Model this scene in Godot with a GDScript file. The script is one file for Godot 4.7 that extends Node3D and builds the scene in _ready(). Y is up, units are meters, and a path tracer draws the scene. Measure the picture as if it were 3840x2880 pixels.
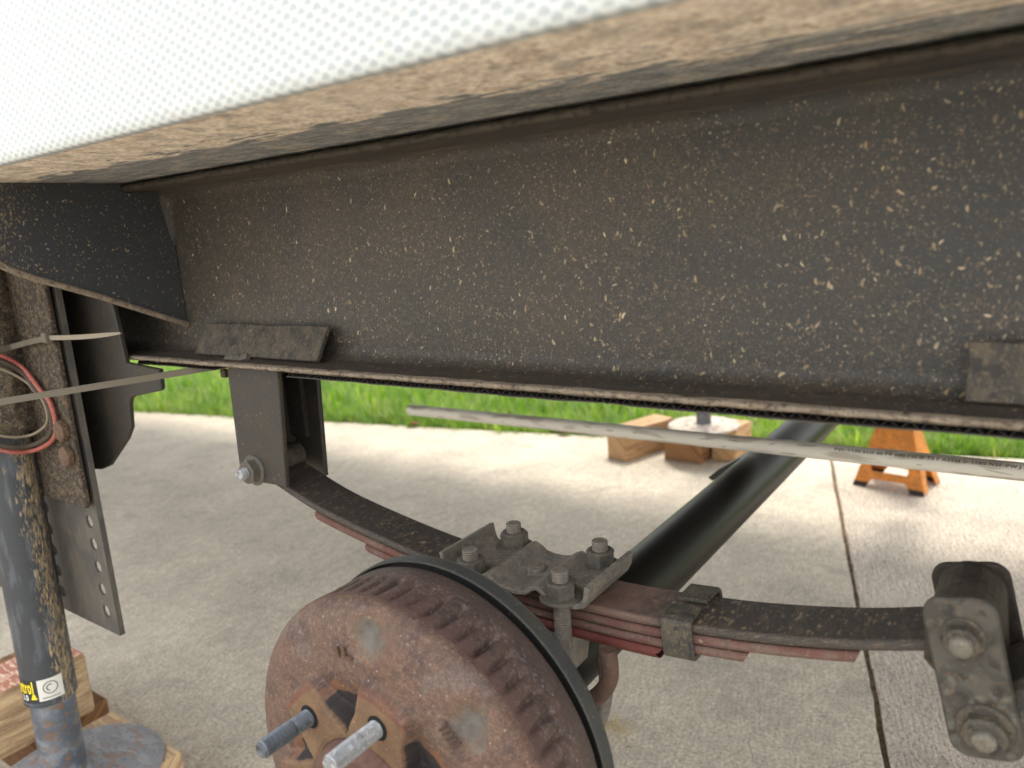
extends Node3D

var rng := RandomNumberGenerator.new()
var M := {}
var noises := {}


# ---------------------------------------------------------------- mesh builder
class MB:
	var v := PackedVector3Array()
	var n := PackedVector3Array()
	var uv := PackedVector2Array()

	func t3(a: Vector3, b: Vector3, c: Vector3, na: Vector3, nb: Vector3, nc: Vector3, ua := Vector2(), ub := Vector2(), uc := Vector2()) -> void:
		if (c - a).cross(b - a).dot(na + nb + nc) < 0.0:
			v.append_array([a, c, b]); n.append_array([na, nc, nb]); uv.append_array([ua, uc, ub])
		else:
			v.append_array([a, b, c]); n.append_array([na, nb, nc]); uv.append_array([ua, ub, uc])

	func tri(a: Vector3, b: Vector3, c: Vector3, hint: Vector3) -> void:
		var nn := (c - a).cross(b - a).normalized()
		if nn.dot(hint) < 0.0: nn = -nn
		t3(a, b, c, nn, nn, nn, Vector2(a.x, a.y), Vector2(b.x, b.y), Vector2(c.x, c.y))

	func quad(a: Vector3, b: Vector3, c: Vector3, d: Vector3, hint: Vector3, ua := Vector2(), ub := Vector2(), uc := Vector2(), ud := Vector2()) -> void:
		var nn := (c - a).cross(b - d).normalized()
		if nn.dot(hint) < 0.0: nn = -nn
		t3(a, b, c, nn, nn, nn, ua, ub, uc)
		t3(a, c, d, nn, nn, nn, ua, uc, ud)

	# smooth grid of rows x cols points, normals from neighbours
	func grid(p: Array, uvs: Array, close_cols := false, flip := false) -> void:
		var rows: int = p.size()
		var cols: int = p[0].size()
		var nrm := []
		for i in rows:
			var line := PackedVector3Array()
			for j in cols:
				var i0 := maxi(i - 1, 0)
				var i1 := mini(i + 1, rows - 1)
				var j0 := j - 1
				var j1 := j + 1
				if close_cols:
					j0 = posmod(j0, cols - 1) if j == 0 else j0
					j1 = 1 if j == cols - 1 else j1
				else:
					j0 = maxi(j0, 0); j1 = mini(j1, cols - 1)
				var du: Vector3 = p[i1][j] - p[i0][j]
				var dv: Vector3 = p[i][j1] - p[i][j0]
				var nn := du.cross(dv).normalized()
				line.append(-nn if flip else nn)
			nrm.append(line)
		for i in rows - 1:
			for j in cols - 1:
				t3(p[i][j], p[i + 1][j], p[i + 1][j + 1], nrm[i][j], nrm[i + 1][j], nrm[i + 1][j + 1], uvs[i][j], uvs[i + 1][j], uvs[i + 1][j + 1])
				t3(p[i][j], p[i + 1][j + 1], p[i][j + 1], nrm[i][j], nrm[i + 1][j + 1], nrm[i][j + 1], uvs[i][j], uvs[i + 1][j + 1], uvs[i][j + 1])

	func inset(poly: PackedVector2Array, b: float) -> PackedVector2Array:
		var o := PackedVector2Array()
		var k := poly.size()
		for i in k:
			var e1 := (poly[i] - poly[posmod(i - 1, k)]).normalized()
			var e2 := (poly[(i + 1) % k] - poly[i]).normalized()
			var n1 := Vector2(-e1.y, e1.x)
			var n2 := Vector2(-e2.y, e2.x)
			o.append(poly[i] + (n1 + n2) / maxf(1.0 + n1.dot(n2), 0.35) * b)
		return o

	# polygon in the local xy plane of xf, extruded along its z from d0 to d1, chamfered by b
	func prism(poly_in: PackedVector2Array, xf: Transform3D, d0: float, d1: float, b := 0.0006) -> void:
		var poly := poly_in
		if Geometry2D.is_polygon_clockwise(poly):
			poly = poly.duplicate(); poly.reverse()
		if d0 > d1:
			var s := d0
			d0 = d1; d1 = s
		var ins := inset(poly, b) if b > 0.0 else poly
		var k := poly.size()
		for i in k:
			var a := poly[i]
			var c := poly[(i + 1) % k]
			var ia := ins[i]
			var ic := ins[(i + 1) % k]
			var e := (c - a)
			var out := xf.basis * Vector3(e.y, -e.x, 0)
			quad(xf * Vector3(a.x, a.y, d0 + b), xf * Vector3(c.x, c.y, d0 + b), xf * Vector3(c.x, c.y, d1 - b), xf * Vector3(a.x, a.y, d1 - b), out, Vector2(a.x, a.y), Vector2(c.x, c.y), Vector2(c.x, c.y + (d1 - d0)), Vector2(a.x, a.y + (d1 - d0)))
			if b > 0.0:
				quad(xf * Vector3(a.x, a.y, d1 - b), xf * Vector3(c.x, c.y, d1 - b), xf * Vector3(ic.x, ic.y, d1), xf * Vector3(ia.x, ia.y, d1), out + xf.basis.z * e.length(), a, c, ic, ia)
				quad(xf * Vector3(a.x, a.y, d0 + b), xf * Vector3(c.x, c.y, d0 + b), xf * Vector3(ic.x, ic.y, d0), xf * Vector3(ia.x, ia.y, d0), out - xf.basis.z * e.length(), a, c, ic, ia)
		var idx := Geometry2D.triangulate_polygon(ins)
		var up := xf.basis.z.normalized()
		for i in range(0, idx.size(), 3):
			var a := ins[idx[i]]
			var c := ins[idx[i + 1]]
			var d := ins[idx[i + 2]]
			t3(xf * Vector3(a.x, a.y, d1), xf * Vector3(c.x, c.y, d1), xf * Vector3(d.x, d.y, d1), up, up, up, a, c, d)
			t3(xf * Vector3(a.x, a.y, d0), xf * Vector3(c.x, c.y, d0), xf * Vector3(d.x, d.y, d0), -up, -up, -up, a, c, d)

	func box(lo: Vector3, hi: Vector3, b := 0.001, xf := Transform3D()) -> void:
		prism(PackedVector2Array([Vector2(lo.x, lo.y), Vector2(hi.x, lo.y), Vector2(hi.x, hi.y), Vector2(lo.x, hi.y)]), xf, lo.z, hi.z, b)

	# profile of (radius, height), spun round the local z of xf; outward when the height grows along an outer wall
	func lathe(prof: PackedVector2Array, xf: Transform3D, segs := 24) -> void:
		for i in prof.size() - 1:
			var a := prof[i]
			var c := prof[i + 1]
			var d := c - a
			if d.length() < 1e-7: continue
			var nr := Vector2(d.y, -d.x).normalized()
			for s in segs:
				var t0 := TAU * s / segs
				var t1 := TAU * (s + 1) / segs
				var c0 := Vector3(cos(t0), sin(t0), 0)
				var c1 := Vector3(cos(t1), sin(t1), 0)
				var n0 := (xf.basis * (c0 * nr.x + Vector3(0, 0, nr.y))).normalized()
				var n1 := (xf.basis * (c1 * nr.x + Vector3(0, 0, nr.y))).normalized()
				var p0 := xf * (c0 * a.x + Vector3(0, 0, a.y))
				var p1 := xf * (c1 * a.x + Vector3(0, 0, a.y))
				var p2 := xf * (c1 * c.x + Vector3(0, 0, c.y))
				var p3 := xf * (c0 * c.x + Vector3(0, 0, c.y))
				var u0 := float(s) / segs
				var u1 := float(s + 1) / segs
				if a.x > 1e-7: t3(p0, p1, p2, n0, n1, n1, Vector2(u0, a.y), Vector2(u1, a.y), Vector2(u1, c.y))
				if c.x > 1e-7: t3(p0, p2, p3, n0, n1, n0, Vector2(u0, a.y), Vector2(u1, c.y), Vector2(u0, c.y))

	func tube(path: PackedVector3Array, r: float, segs := 10, cap := true) -> void:
		var p := []
		var uvs := []
		var side := Vector3.ZERO
		var l := 0.0
		for i in path.size():
			var t := (path[mini(i + 1, path.size() - 1)] - path[maxi(i - 1, 0)]).normalized()
			if side == Vector3.ZERO:
				side = t.cross(Vector3.UP if absf(t.y) < 0.9 else Vector3.RIGHT).normalized()
			side = (side - t * side.dot(t)).normalized()
			var up := side.cross(t)
			if i: l += path[i].distance_to(path[i - 1])
			var line := PackedVector3Array()
			var ul := PackedVector2Array()
			for s in segs + 1:
				var a := TAU * s / segs
				line.append(path[i] + (side * cos(a) + up * sin(a)) * r)
				ul.append(Vector2(float(s) / segs, l))
			p.append(line); uvs.append(ul)
		grid(p, uvs, true, true)
		if cap:
			for e in [0, path.size() - 1]:
				var d := path[0] - path[1] if e == 0 else path[e] - path[e - 1]
				for s in segs: tri(path[e], p[e][s], p[e][s + 1], d)

	func mesh() -> ArrayMesh:
		var arr := []
		arr.resize(Mesh.ARRAY_MAX)
		arr[Mesh.ARRAY_VERTEX] = v
		arr[Mesh.ARRAY_NORMAL] = n
		arr[Mesh.ARRAY_TEX_UV] = uv
		var m := ArrayMesh.new()
		m.add_surface_from_arrays(Mesh.PRIMITIVE_TRIANGLES, arr)
		return m


# ---------------------------------------------------------------- textures
class TX:
	var w: int
	var h: int
	var a := PackedByteArray()
	var z := PackedByteArray()

	func _init(ww: int, hh: int, base: Color, height := 110) -> void:
		w = ww; h = hh
		var im := Image.create(w, h, false, Image.FORMAT_RGB8)
		im.fill(base)
		a = im.get_data()
		z.resize(w * h)
		z.fill(height)

	# lays colour c where the noise runs from lo (none) to hi (full)
	func lay(nb: PackedByteArray, lo: float, hi: float, c: Color, op := 1.0, dz := 0) -> void:
		var lut := PackedInt32Array()
		lut.resize(256)
		for i in 256:
			lut[i] = int(256.0 * op * smoothstep(lo, hi, i / 255.0)) if lo < hi else int(256.0 * op * (1.0 - smoothstep(hi, lo, i / 255.0)))
		var cr := c.r8
		var cg := c.g8
		var cb := c.b8
		for i in w * h:
			var k := lut[nb[i]]
			if k == 0: continue
			var j := i * 3
			a[j] += ((cr - a[j]) * k) >> 8
			a[j + 1] += ((cg - a[j + 1]) * k) >> 8
			a[j + 2] += ((cb - a[j + 2]) * k) >> 8
			if dz: z[i] = clampi(z[i] + ((dz * k) >> 8), 0, 255)

	func shade(nb: PackedByteArray, amount: float, dz := 0) -> void:
		var lut := PackedInt32Array()
		lut.resize(256)
		for i in 256: lut[i] = int(256.0 * (1.0 + amount * (i / 127.5 - 1.0)))
		for i in w * h:
			var k := lut[nb[i]]
			var j := i * 3
			a[j] = mini(255, (a[j] * k) >> 8)
			a[j + 1] = mini(255, (a[j + 1] * k) >> 8)
			a[j + 2] = mini(255, (a[j + 2] * k) >> 8)
			if dz: z[i] = clampi(z[i] + ((dz * (nb[i] - 128)) >> 7), 0, 255)

	func splat(x: float, y: float, l: float, wd: float, ang: float, c: Color, op := 1.0, dz := 90) -> void:
		var r := int(ceil(maxf(l, wd))) + 1
		var ca := cos(ang)
		var sa := sin(ang)
		for dy in range(-r, r + 1):
			for dx in range(-r, r + 1):
				var u := (dx * ca + dy * sa) / l
				var q := (-dx * sa + dy * ca) / wd + u * u * 0.6
				var d := u * u + q * q
				if d >= 1.0: continue
				var k := int(256.0 * op * minf(1.0, (1.0 - d) * 2.2))
				var i := posmod(int(y) + dy, h) * w + posmod(int(x) + dx, w)
				var j := i * 3
				a[j] += ((c.r8 - a[j]) * k) >> 8
				a[j + 1] += ((c.g8 - a[j + 1]) * k) >> 8
				a[j + 2] += ((c.b8 - a[j + 2]) * k) >> 8
				z[i] = clampi(z[i] + ((dz * k) >> 8), 0, 255)

	func color() -> ImageTexture:
		return ImageTexture.create_from_image(Image.create_from_data(w, h, false, Image.FORMAT_RGB8, a))

	func relief() -> ImageTexture:
		return ImageTexture.create_from_image(Image.create_from_data(w, h, false, Image.FORMAT_L8, z))


func nz(w: int, h: int, freq: float, oct := 4, sd := 1, sx := 1, sy := 1, type := FastNoiseLite.TYPE_SIMPLEX_SMOOTH) -> PackedByteArray:
	var key := [w, h, freq, oct, sd, sx, sy, type]
	if noises.has(key): return noises[key]
	var f := FastNoiseLite.new()
	f.seed = sd
	f.noise_type = type
	f.frequency = freq
	f.fractal_type = FastNoiseLite.FRACTAL_FBM if oct > 1 else FastNoiseLite.FRACTAL_NONE
	f.fractal_octaves = oct
	var im := f.get_seamless_image(w / sx, h / sy, false, false, 0.15, true)
	im.convert(Image.FORMAT_L8)
	if sx * sy > 1: im.resize(w, h, Image.INTERPOLATE_CUBIC)
	var d := im.get_data()
	noises[key] = d
	return d


func mat(tx: TX, rough := 0.75, opt := {}) -> StandardMaterial3D:
	var m := StandardMaterial3D.new()
	m.albedo_texture = tx.color()
	m.roughness = rough
	m.metallic = opt.get("metal", 0.0)
	if opt.has("tint"): m.albedo_color = opt.tint
	if opt.has("tile"):
		m.uv1_triplanar = true
		m.uv1_world_triplanar = true
		m.uv1_scale = Vector3.ONE / float(opt.tile)
		m.uv1_offset = opt.get("shift", Vector3.ZERO)
	if opt.has("uv"): m.uv1_scale = opt.uv
	if opt.has("bump"):
		m.heightmap_enabled = true
		m.heightmap_scale = opt.bump
		m.heightmap_texture = tx.relief()
	return m


func plain(c: Color, rough := 0.7, metal := 0.0) -> StandardMaterial3D:
	var m := StandardMaterial3D.new()
	m.albedo_color = c
	m.roughness = rough
	m.metallic = metal
	return m


func speckle(t: TX, count: int, l0: float, l1: float, cols: Array, op := 0.9, up := 0.5, dz := 90) -> void:
	for i in count:
		var l: float = l0 * pow(l1 / l0, pow(rng.randf(), 2.2))
		var an := (PI / 2 + rng.randfn(0.0, 0.5)) if rng.randf() < up else rng.randf() * PI
		t.splat(rng.randf() * t.w, rng.randf() * t.h, l, maxf(0.75, l * rng.randf_range(0.28, 0.8)), an, cols[rng.randi() % cols.size()], op * rng.randf_range(0.5, 1.0), dz)


func c8(r: int, g: int, b: int) -> Color:
	return Color8(r, g, b)


func make_materials() -> void:
	var tan := [c8(150, 128, 98), c8(132, 112, 86), c8(168, 148, 116), c8(118, 98, 74)]
	# beam web: 1.05 m by 0.17 m
	var t := TX.new(2048, 448, c8(59, 55, 51))
	t.lay(nz(2048, 448, 0.003, 3, 3), 0.35, 0.8, c8(70, 63, 55), 0.5)
	t.lay(nz(2048, 448, 0.005, 4, 8), 0.5, 0.85, c8(48, 48, 49), 0.6)
	t.lay(nz(2048, 448, 0.06, 4, 4), 0.42, 0.85, c8(88, 78, 64), 0.4, 20)
	t.lay(nz(2048, 448, 0.12, 3, 7), 0.55, 0.8, c8(104, 92, 74), 0.4, 30)
	t.shade(nz(2048, 448, 0.25, 3, 6), 0.3, 50)
	var dark_tint := PackedByteArray()
	dark_tint.resize(2048 * 448)
	var cloud := nz(2048, 448, 0.004, 4, 9)
	for y in 448:     # darker, bluer tone towards the wheel and high up
		for x in 2048:
			dark_tint[y * 2048 + x] = clampi(int(255.0 * (clampf((x - 900) / 900.0, 0.0, 1.0) * (1.15 - 0.6 * y / 448.0)) + (cloud[y * 2048 + x] - 128) * 0.7), 0, 255)
	t.lay(dark_tint, 0.25, 0.85, c8(49, 50, 53), 0.75)
	for i in 1500:    # dust on the flange underside, run out along the rail
		t.splat(rng.randf() * 2048.0, rng.randf_range(2, 74), rng.randf_range(14, 60), rng.randf_range(1.5, 4), rng.randfn(0, 0.03), [c8(106, 92, 76), c8(92, 86, 78), c8(84, 76, 68)][rng.randi() % 3], 0.2, 10)
	for i in 900:
		t.splat(rng.randf() * 2048.0, rng.randf_range(380, 446), rng.randf_range(8, 40), rng.randf_range(1.5, 4), rng.randfn(0, 0.05), [c8(84, 74, 60), c8(60, 50, 42)][rng.randi() % 2], 0.25, 10)
	for i in 27000:
		var sx := 2048.0 * (1.0 - pow(rng.randf(), 1.25))
		var l: float = 0.8 * pow(3.0, pow(rng.randf(), 2.2))
		t.splat(sx, rng.randf_range(76, 447), l, maxf(0.75, l * rng.randf_range(0.3, 0.8)), rng.randf() * PI, tan[rng.randi() % 4], rng.randf_range(0.25, 0.72), 60)
	for i in 2900:   # thicker spatter, heavier low down and towards the wheel
		var l: float = 1.25 * pow(4.2, pow(rng.randf(), 2.8))
		var an := (PI / 2 + rng.randfn(0.0, 0.5)) if rng.randf() < 0.55 else rng.randf() * PI
		t.splat(2048.0 * (1.0 - pow(rng.randf(), 1.2)), 86.0 + 330.0 * pow(rng.randf(), 0.85), l, maxf(0.9, l * rng.randf_range(0.25, 0.5)), an, [c8(178, 158, 126), c8(160, 138, 108), c8(140, 120, 92), c8(196, 178, 148)][rng.randi() % 4], rng.randf_range(0.45, 0.95), 100)
	for q in 46:
		var cx := 2048.0 * (1.0 - pow(rng.randf(), 1.3))
		var cy := rng.randf_range(130, 400)
		for i in 42:
			var l: float = 1.0 * pow(3.4, pow(rng.randf(), 2.0))
			t.splat(cx + rng.randfn(0, 34), clampf(cy + rng.randfn(0, 26), 80, 440), l, maxf(0.8, l * rng.randf_range(0.25, 0.6)), PI / 2 + rng.randfn(0, 0.9), tan[rng.randi() % 4], rng.randf_range(0.3, 0.8), 80)
	M.web = mat(t, 0.6, {"bump": 0.04})
	# dark steel with a little dirt
	t = TX.new(512, 512, c8(58, 56, 54))
	t.lay(nz(512, 512, 0.012, 4, 11), 0.45, 0.8, c8(72, 62, 50), 0.6)
	t.lay(nz(512, 512, 0.07, 4, 12), 0.5, 0.85, c8(88, 77, 62), 0.4, 20)
	t.shade(nz(512, 512, 0.3, 2, 13), 0.2, 36)
	speckle(t, 1100, 0.9, 3.4, tan, 0.65)
	M.steel = mat(t, 0.55, {"tile": 0.22, "bump": 0.05, "tint": Color(0.86, 0.84, 0.82)})
	M.black = mat(t, 0.5, {"tile": 0.31, "bump": 0.04, "tint": Color(0.62, 0.62, 0.63)})
	M.backing = mat(t, 0.6, {"tile": 0.2, "bump": 0.03, "tint": Color(0.95, 1.0, 1.04)})
	M.axle = mat(t, 0.42, {"tile": 0.3, "bump": 0.015, "tint": Color(0.5, 0.49, 0.47)})
	M.axle.metallic_specular = 0.3
	t = TX.new(512, 512, c8(62, 58, 53))
	t.lay(nz(512, 512, 0.02, 4, 120), 0.42, 0.75, c8(90, 80, 66), 0.8, 20)
	t.lay(nz(512, 512, 0.08, 4, 121), 0.55, 0.8, c8(118, 104, 82), 0.6, 30)
	t.lay(nz(512, 512, 0.015, 3, 122), 0.64, 0.76, c8(40, 38, 37), 0.8)
	t.shade(nz(512, 512, 0.3, 2, 123), 0.2, 36)
	speckle(t, 900, 1.0, 6.0, tan, 0.7)
	M.tab = mat(t, 0.75, {"tile": 0.16, "bump": 0.06})
	# outrigger plate: blue-black with splashes that thicken to the left
	t = TX.new(1024, 1024, c8(52, 54, 58))
	t.lay(nz(1024, 1024, 0.008, 4, 15), 0.5, 0.8, c8(56, 56, 56), 0.6)
	t.shade(nz(1024, 1024, 0.2, 3, 16), 0.2, 30)
	for i in 2600:
		var x := 140.0 + pow(rng.randf(), 1.9) * 880.0
		var l: float = 2.2 * pow(4.2, pow(rng.randf(), 1.8))
		t.splat(x, rng.randf() * 1023.0, l, maxf(1.2, l * rng.randf_range(0.3, 0.7)), rng.randf() * PI, tan[rng.randi() % 4], rng.randf_range(0.4, 0.95), 110)
	for i in 700:
		var x := 190.0 + rng.randfn(0.0, 60.0)
		if x < 2: continue
		t.splat(x, rng.randf() * 1023.0, rng.randf_range(3, 13), rng.randf_range(2, 6), PI / 2 + rng.randfn(0, 0.3), c8(112, 100, 82), 0.7, 120)
	for i in 90: t.splat(510 - i * 1.15 + rng.randf(), 350 + i * 2.6 - i * i * 0.006, 3.5, 1.8, 1.9, c8(96, 94, 92), 0.28, 0)
	M.gusset = mat(t, 0.58, {"bump": 0.07})
	# mud over black
	t = TX.new(512, 512, c8(62, 54, 47))
	t.lay(nz(512, 512, 0.025, 5, 21), 0.42, 0.7, c8(104, 90, 71), 0.8, 60)
	t.lay(nz(512, 512, 0.07, 4, 22), 0.58, 0.74, c8(152, 134, 106), 0.8, 50)
	t.lay(nz(512, 512, 0.09, 3, 23), 0.62, 0.8, c8(46, 44, 44), 0.8, -40)
	t.shade(nz(512, 512, 0.3, 2, 24), 0.22, 46)
	M.mud = mat(t, 0.92, {"tile": 0.15, "bump": 0.08})
	M.mud_dry = mat(t, 0.9, {"tile": 0.15, "bump": 0.1, "tint": Color(0.86, 0.84, 0.82)})
	M.mud_thin = mat(t, 0.85, {"tile": 0.2, "bump": 0.1, "tint": Color(0.62, 0.6, 0.58)})
	# jack tube: blue-black paint, one side mud
	t = TX.new(1024, 512, c8(56, 59, 64))
	t.lay(nz(1024, 512, 0.01, 4, 26), 0.45, 0.8, c8(96, 101, 108), 0.55)
	t.shade(nz(1024, 512, 0.25, 3, 27), 0.2, 30)
	for i in 2600:
		var x := 62.0 + rng.randfn(0.0, 46.0)
		var y := rng.randf() * 511.0
		var l: float = 2.0 * pow(5.0, pow(rng.randf(), 1.6))
		t.splat(x, y, l, l * rng.randf_range(0.4, 0.9), rng.randf() * PI, [c8(180, 156, 120), c8(154, 132, 100), c8(132, 114, 88)][rng.randi() % 3], rng.randf_range(0.35, 0.85), 60)
	M.jack_tube = mat(t, 0.5, {"bump": 0.1})
	t = TX.new(512, 512, c8(84, 92, 104))
	t.lay(nz(512, 512, 0.01, 4, 28), 0.4, 0.75, c8(140, 146, 152), 0.7)
	t.lay(nz(512, 512, 0.012, 5, 29), 0.6, 0.76, c8(122, 92, 68), 0.7, 30)
	t.lay(nz(512, 512, 0.03, 4, 30), 0.68, 0.82, c8(150, 96, 58), 0.7, 20)
	t.shade(nz(512, 512, 0.2, 2, 31), 0.18, 30)
	M.jack_rod = mat(t, 0.45, {"tile": 0.16, "bump": 0.04, "metal": 0.25})
	# pitted, flaking foot plate
	t = TX.new(512, 512, c8(128, 128, 132))
	t.lay(nz(512, 512, 0.012, 5, 32, 3, 1), 0.45, 0.7, c8(158, 156, 155), 0.6, 30)
	t.lay(nz(512, 512, 0.02, 5, 33, 3, 1), 0.58, 0.74, c8(140, 110, 94), 0.7, -40)
	t.lay(nz(512, 512, 0.03, 4, 34, 2, 1), 0.64, 0.78, c8(98, 104, 116), 0.6, 20)
	t.shade(nz(512, 512, 0.15, 3, 35), 0.25, 50)
	M.foot = mat(t, 0.75, {"tile": 0.11, "bump": 0.12, "metal": 0.1})
	# leaves of the spring
	t = TX.new(1024, 256, c8(60, 54, 50))
	t.lay(nz(1024, 256, 0.05, 4, 36), 0.5, 0.8, c8(104, 90, 74), 0.5, 30)
	t.shade(nz(1024, 256, 0.25, 2, 37), 0.2, 36)
	for i in 9000:
		var x := 620.0 + rng.randfn(0, 230.0)
		var l: float = 0.8 * pow(3.6, pow(rng.randf(), 2.4))
		t.splat(x, rng.randf() * 255.0, l, maxf(0.8, l * 0.5), rng.randf() * PI, tan[rng.randi() % 4], rng.randf_range(0.4, 0.9), 90)
	for i in 1500:
		var x := 610.0 + rng.randfn(0, 36.0)
		t.splat(x, rng.randf() * 255.0, rng.randf_range(6, 18), rng.randf_range(3, 8), rng.randf() * 0.8, [c8(124, 96, 84), c8(112, 84, 76), c8(134, 112, 98)][rng.randi() % 3], 0.16, 10)
	M.leaf_top = mat(t, 0.72, {"bump": 0.05})
	t = TX.new(512, 512, c8(116, 80, 71))
	t.lay(nz(512, 512, 0.02, 5, 38, 2, 1), 0.42, 0.7, c8(128, 110, 98), 0.85, 20)
	t.lay(nz(512, 512, 0.05, 4, 39), 0.6, 0.8, c8(140, 76, 66), 0.5)
	t.lay(nz(512, 512, 0.06, 4, 40), 0.62, 0.8, c8(92, 82, 74), 0.6, 20)
	speckle(t, 800, 1.2, 7.0, [c8(196, 178, 156), c8(172, 150, 130), c8(150, 124, 108)], 0.8, 0.85)
	t.shade(nz(512, 512, 0.25, 2, 41), 0.16, 30)
	M.leaf_red = mat(t, 0.85, {"tile": 0.2, "bump": 0.06, "tint": Color(0.84, 0.82, 0.82)})
	M.leaf_bright = mat(t, 0.75, {"tile": 0.17, "bump": 0.05, "tint": Color(0.82, 0.56, 0.54)})
	# dusty tie plate
	t = TX.new(512, 512, c8(114, 107, 98))
	t.lay(nz(512, 512, 0.012, 5, 42), 0.45, 0.75, c8(92, 92, 92), 0.7)
	t.lay(nz(512, 512, 0.03, 5, 43), 0.5, 0.8, c8(138, 129, 116), 0.6, 30)
	speckle(t, 500, 1.2, 7.0, [c8(166, 152, 128), c8(150, 136, 114), c8(84, 78, 72)], 0.6, 0.2, 40)
	t.lay(nz(512, 512, 0.07, 4, 44), 0.66, 0.8, c8(160, 146, 122), 0.6, 40)
	t.lay(nz(512, 512, 0.02, 4, 45), 0.68, 0.82, c8(104, 80, 66), 0.5)
	t.shade(nz(512, 512, 0.25, 2, 46), 0.2, 40)
	M.dusty = mat(t, 0.85, {"tile": 0.17, "bump": 0.05})
	M.dusty_light = mat(t, 0.6, {"tile": 0.09, "bump": 0.05, "tint": Color(0.9, 0.91, 0.9), "metal": 0.2})
	M.dusty_dark = mat(t, 0.7, {"tile": 0.16, "bump": 0.04, "tint": Color(0.78, 0.78, 0.77)})
	M.hose = mat(t, 0.8, {"tile": 0.09, "bump": 0.05, "tint": Color(0.8, 0.66, 0.6)})
	M.dusty_rust = mat(t, 0.8, {"tile": 0.09, "bump": 0.05, "tint": Color(1.0, 0.86, 0.8)})
	# whitish corroded shackle
	t = TX.new(512, 512, c8(92, 88, 82))
	t.lay(nz(512, 512, 0.012, 5, 47), 0.42, 0.66, c8(124, 121, 114), 0.7, 30)
	t.lay(nz(512, 512, 0.02, 4, 48), 0.58, 0.8, c8(160, 160, 152), 0.6, 30)
	t.lay(nz(512, 512, 0.02, 4, 49), 0.55, 0.8, c8(62, 56, 50), 0.8)
	t.lay(nz(512, 512, 0.06, 3, 50), 0.66, 0.8, c8(150, 118, 82), 0.7, 30)
	M.shackle = mat(t, 0.65, {"tile": 0.14, "bump": 0.07, "tint": Color(0.66, 0.65, 0.63)})
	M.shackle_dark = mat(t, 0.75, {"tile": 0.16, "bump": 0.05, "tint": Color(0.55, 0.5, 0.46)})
	# bare bolts
	t = TX.new(256, 256, c8(146, 148, 152))
	t.lay(nz(256, 256, 0.03, 4, 51), 0.5, 0.75, c8(110, 106, 102), 0.8)
	t.lay(nz(256, 256, 0.05, 3, 52), 0.66, 0.8, c8(208, 210, 210), 0.8)
	M.bolt = mat(t, 0.5, {"tile": 0.05, "metal": 0.45})
	M.bolt_dark = mat(t, 0.45, {"tile": 0.05, "metal": 0.6, "tint": Color(0.66, 0.68, 0.72)})
	# rusty brown trim: flange lip, hex heads
	t = TX.new(512, 512, c8(124, 112, 98))
	t.lay(nz(512, 512, 0.02, 5, 53), 0.45, 0.7, c8(148, 134, 116), 0.8, 30)
	t.lay(nz(512, 512, 0.03, 4, 54), 0.66, 0.82, c8(118, 92, 72), 0.5)
	t.lay(nz(512, 512, 0.06, 4, 55), 0.6, 0.75, c8(66, 58, 52), 0.8, -30)
	t.shade(nz(512, 512, 0.3, 2, 56), 0.2, 40)
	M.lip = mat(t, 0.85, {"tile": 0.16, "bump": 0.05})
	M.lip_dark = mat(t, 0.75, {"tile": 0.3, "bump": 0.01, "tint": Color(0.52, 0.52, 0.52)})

	M.hexrust = mat(t, 0.8, {"tile": 0.08, "bump": 0.08, "tint": Color(0.78, 0.68, 0.62)})
	t = TX.new(512, 512, c8(104, 100, 94))
	t.lay(nz(512, 512, 0.006, 4, 110), 0.45, 0.75, c8(86, 84, 84), 0.8)
	t.lay(nz(512, 512, 0.05, 4, 111, 1, 4), 0.6, 0.8, c8(136, 128, 116), 0.4, 10)
	speckle(t, 260, 1.0, 5.0, [c8(166, 158, 146), c8(144, 132, 114)], 0.6, 0.6, 30)
	M.channel = mat(t, 0.55, {"tile": 0.2, "bump": 0.02, "tint": Color(0.82, 0.81, 0.8)})
	# corrugated sheet
	M.flute = mat(t, 0.85, {"tile": 0.1, "tint": Color(0.4, 0.36, 0.34)})
	M.sheet_edge = mat(t, 0.85, {"tile": 0.12, "tint": Color(0.72, 0.68, 0.64)})
	# underside of the floor: tan mud thinning to black plastic, streaked along the trailer
	t = TX.new(2048, 512, c8(134, 135, 134))
	t.shade(nz(2048, 512, 0.06, 4, 57, 6, 1), 0.22, 10)
	var streak := nz(2048, 512, 0.04, 5, 58, 5, 1)
	var patch := nz(2048, 512, 0.012, 5, 59, 1, 1)
	var mask := PackedByteArray()
	mask.resize(2048 * 512)
	for y in 512:
		# v runs from the wall (0) to the beam (1)
		for x in 2048:
			var mid := lerpf(0.40, 0.64, clampf((x - 500) / 1150.0, 0.0, 1.0))
			var edge := 1.0 - smoothstep(mid - 0.26, mid + 0.26, y / 511.0)
			var k := edge * 1.3 + (streak[y * 2048 + x] - 128) / 255.0 * 0.95 + (patch[y * 2048 + x] - 128) / 255.0 * 0.9 - 0.3
			mask[y * 2048 + x] = clampi(int(k * 255.0), 0, 255)
	t.lay(mask, 0.3, 0.42, c8(236, 220, 200), 0.95, 60)
	t.lay(patch, 0.5, 0.8, c8(214, 192, 168), 0.4, 0)
	t.lay(nz(2048, 512, 0.02, 4, 64, 1, 2), 0.62, 0.8, c8(150, 144, 138), 0.4, -10)
	t.lay(nz(2048, 512, 0.02, 4, 60, 4, 1), 0.6, 0.75, c8(190, 164, 130), 0.0)
	t.lay(nz(2048, 512, 0.05, 4, 61, 1, 2), 0.66, 0.8, c8(150, 130, 108), 0.6, -40)
	t.shade(nz(2048, 512, 0.03, 4, 63, 1, 2), 0.14, 20)
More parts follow.
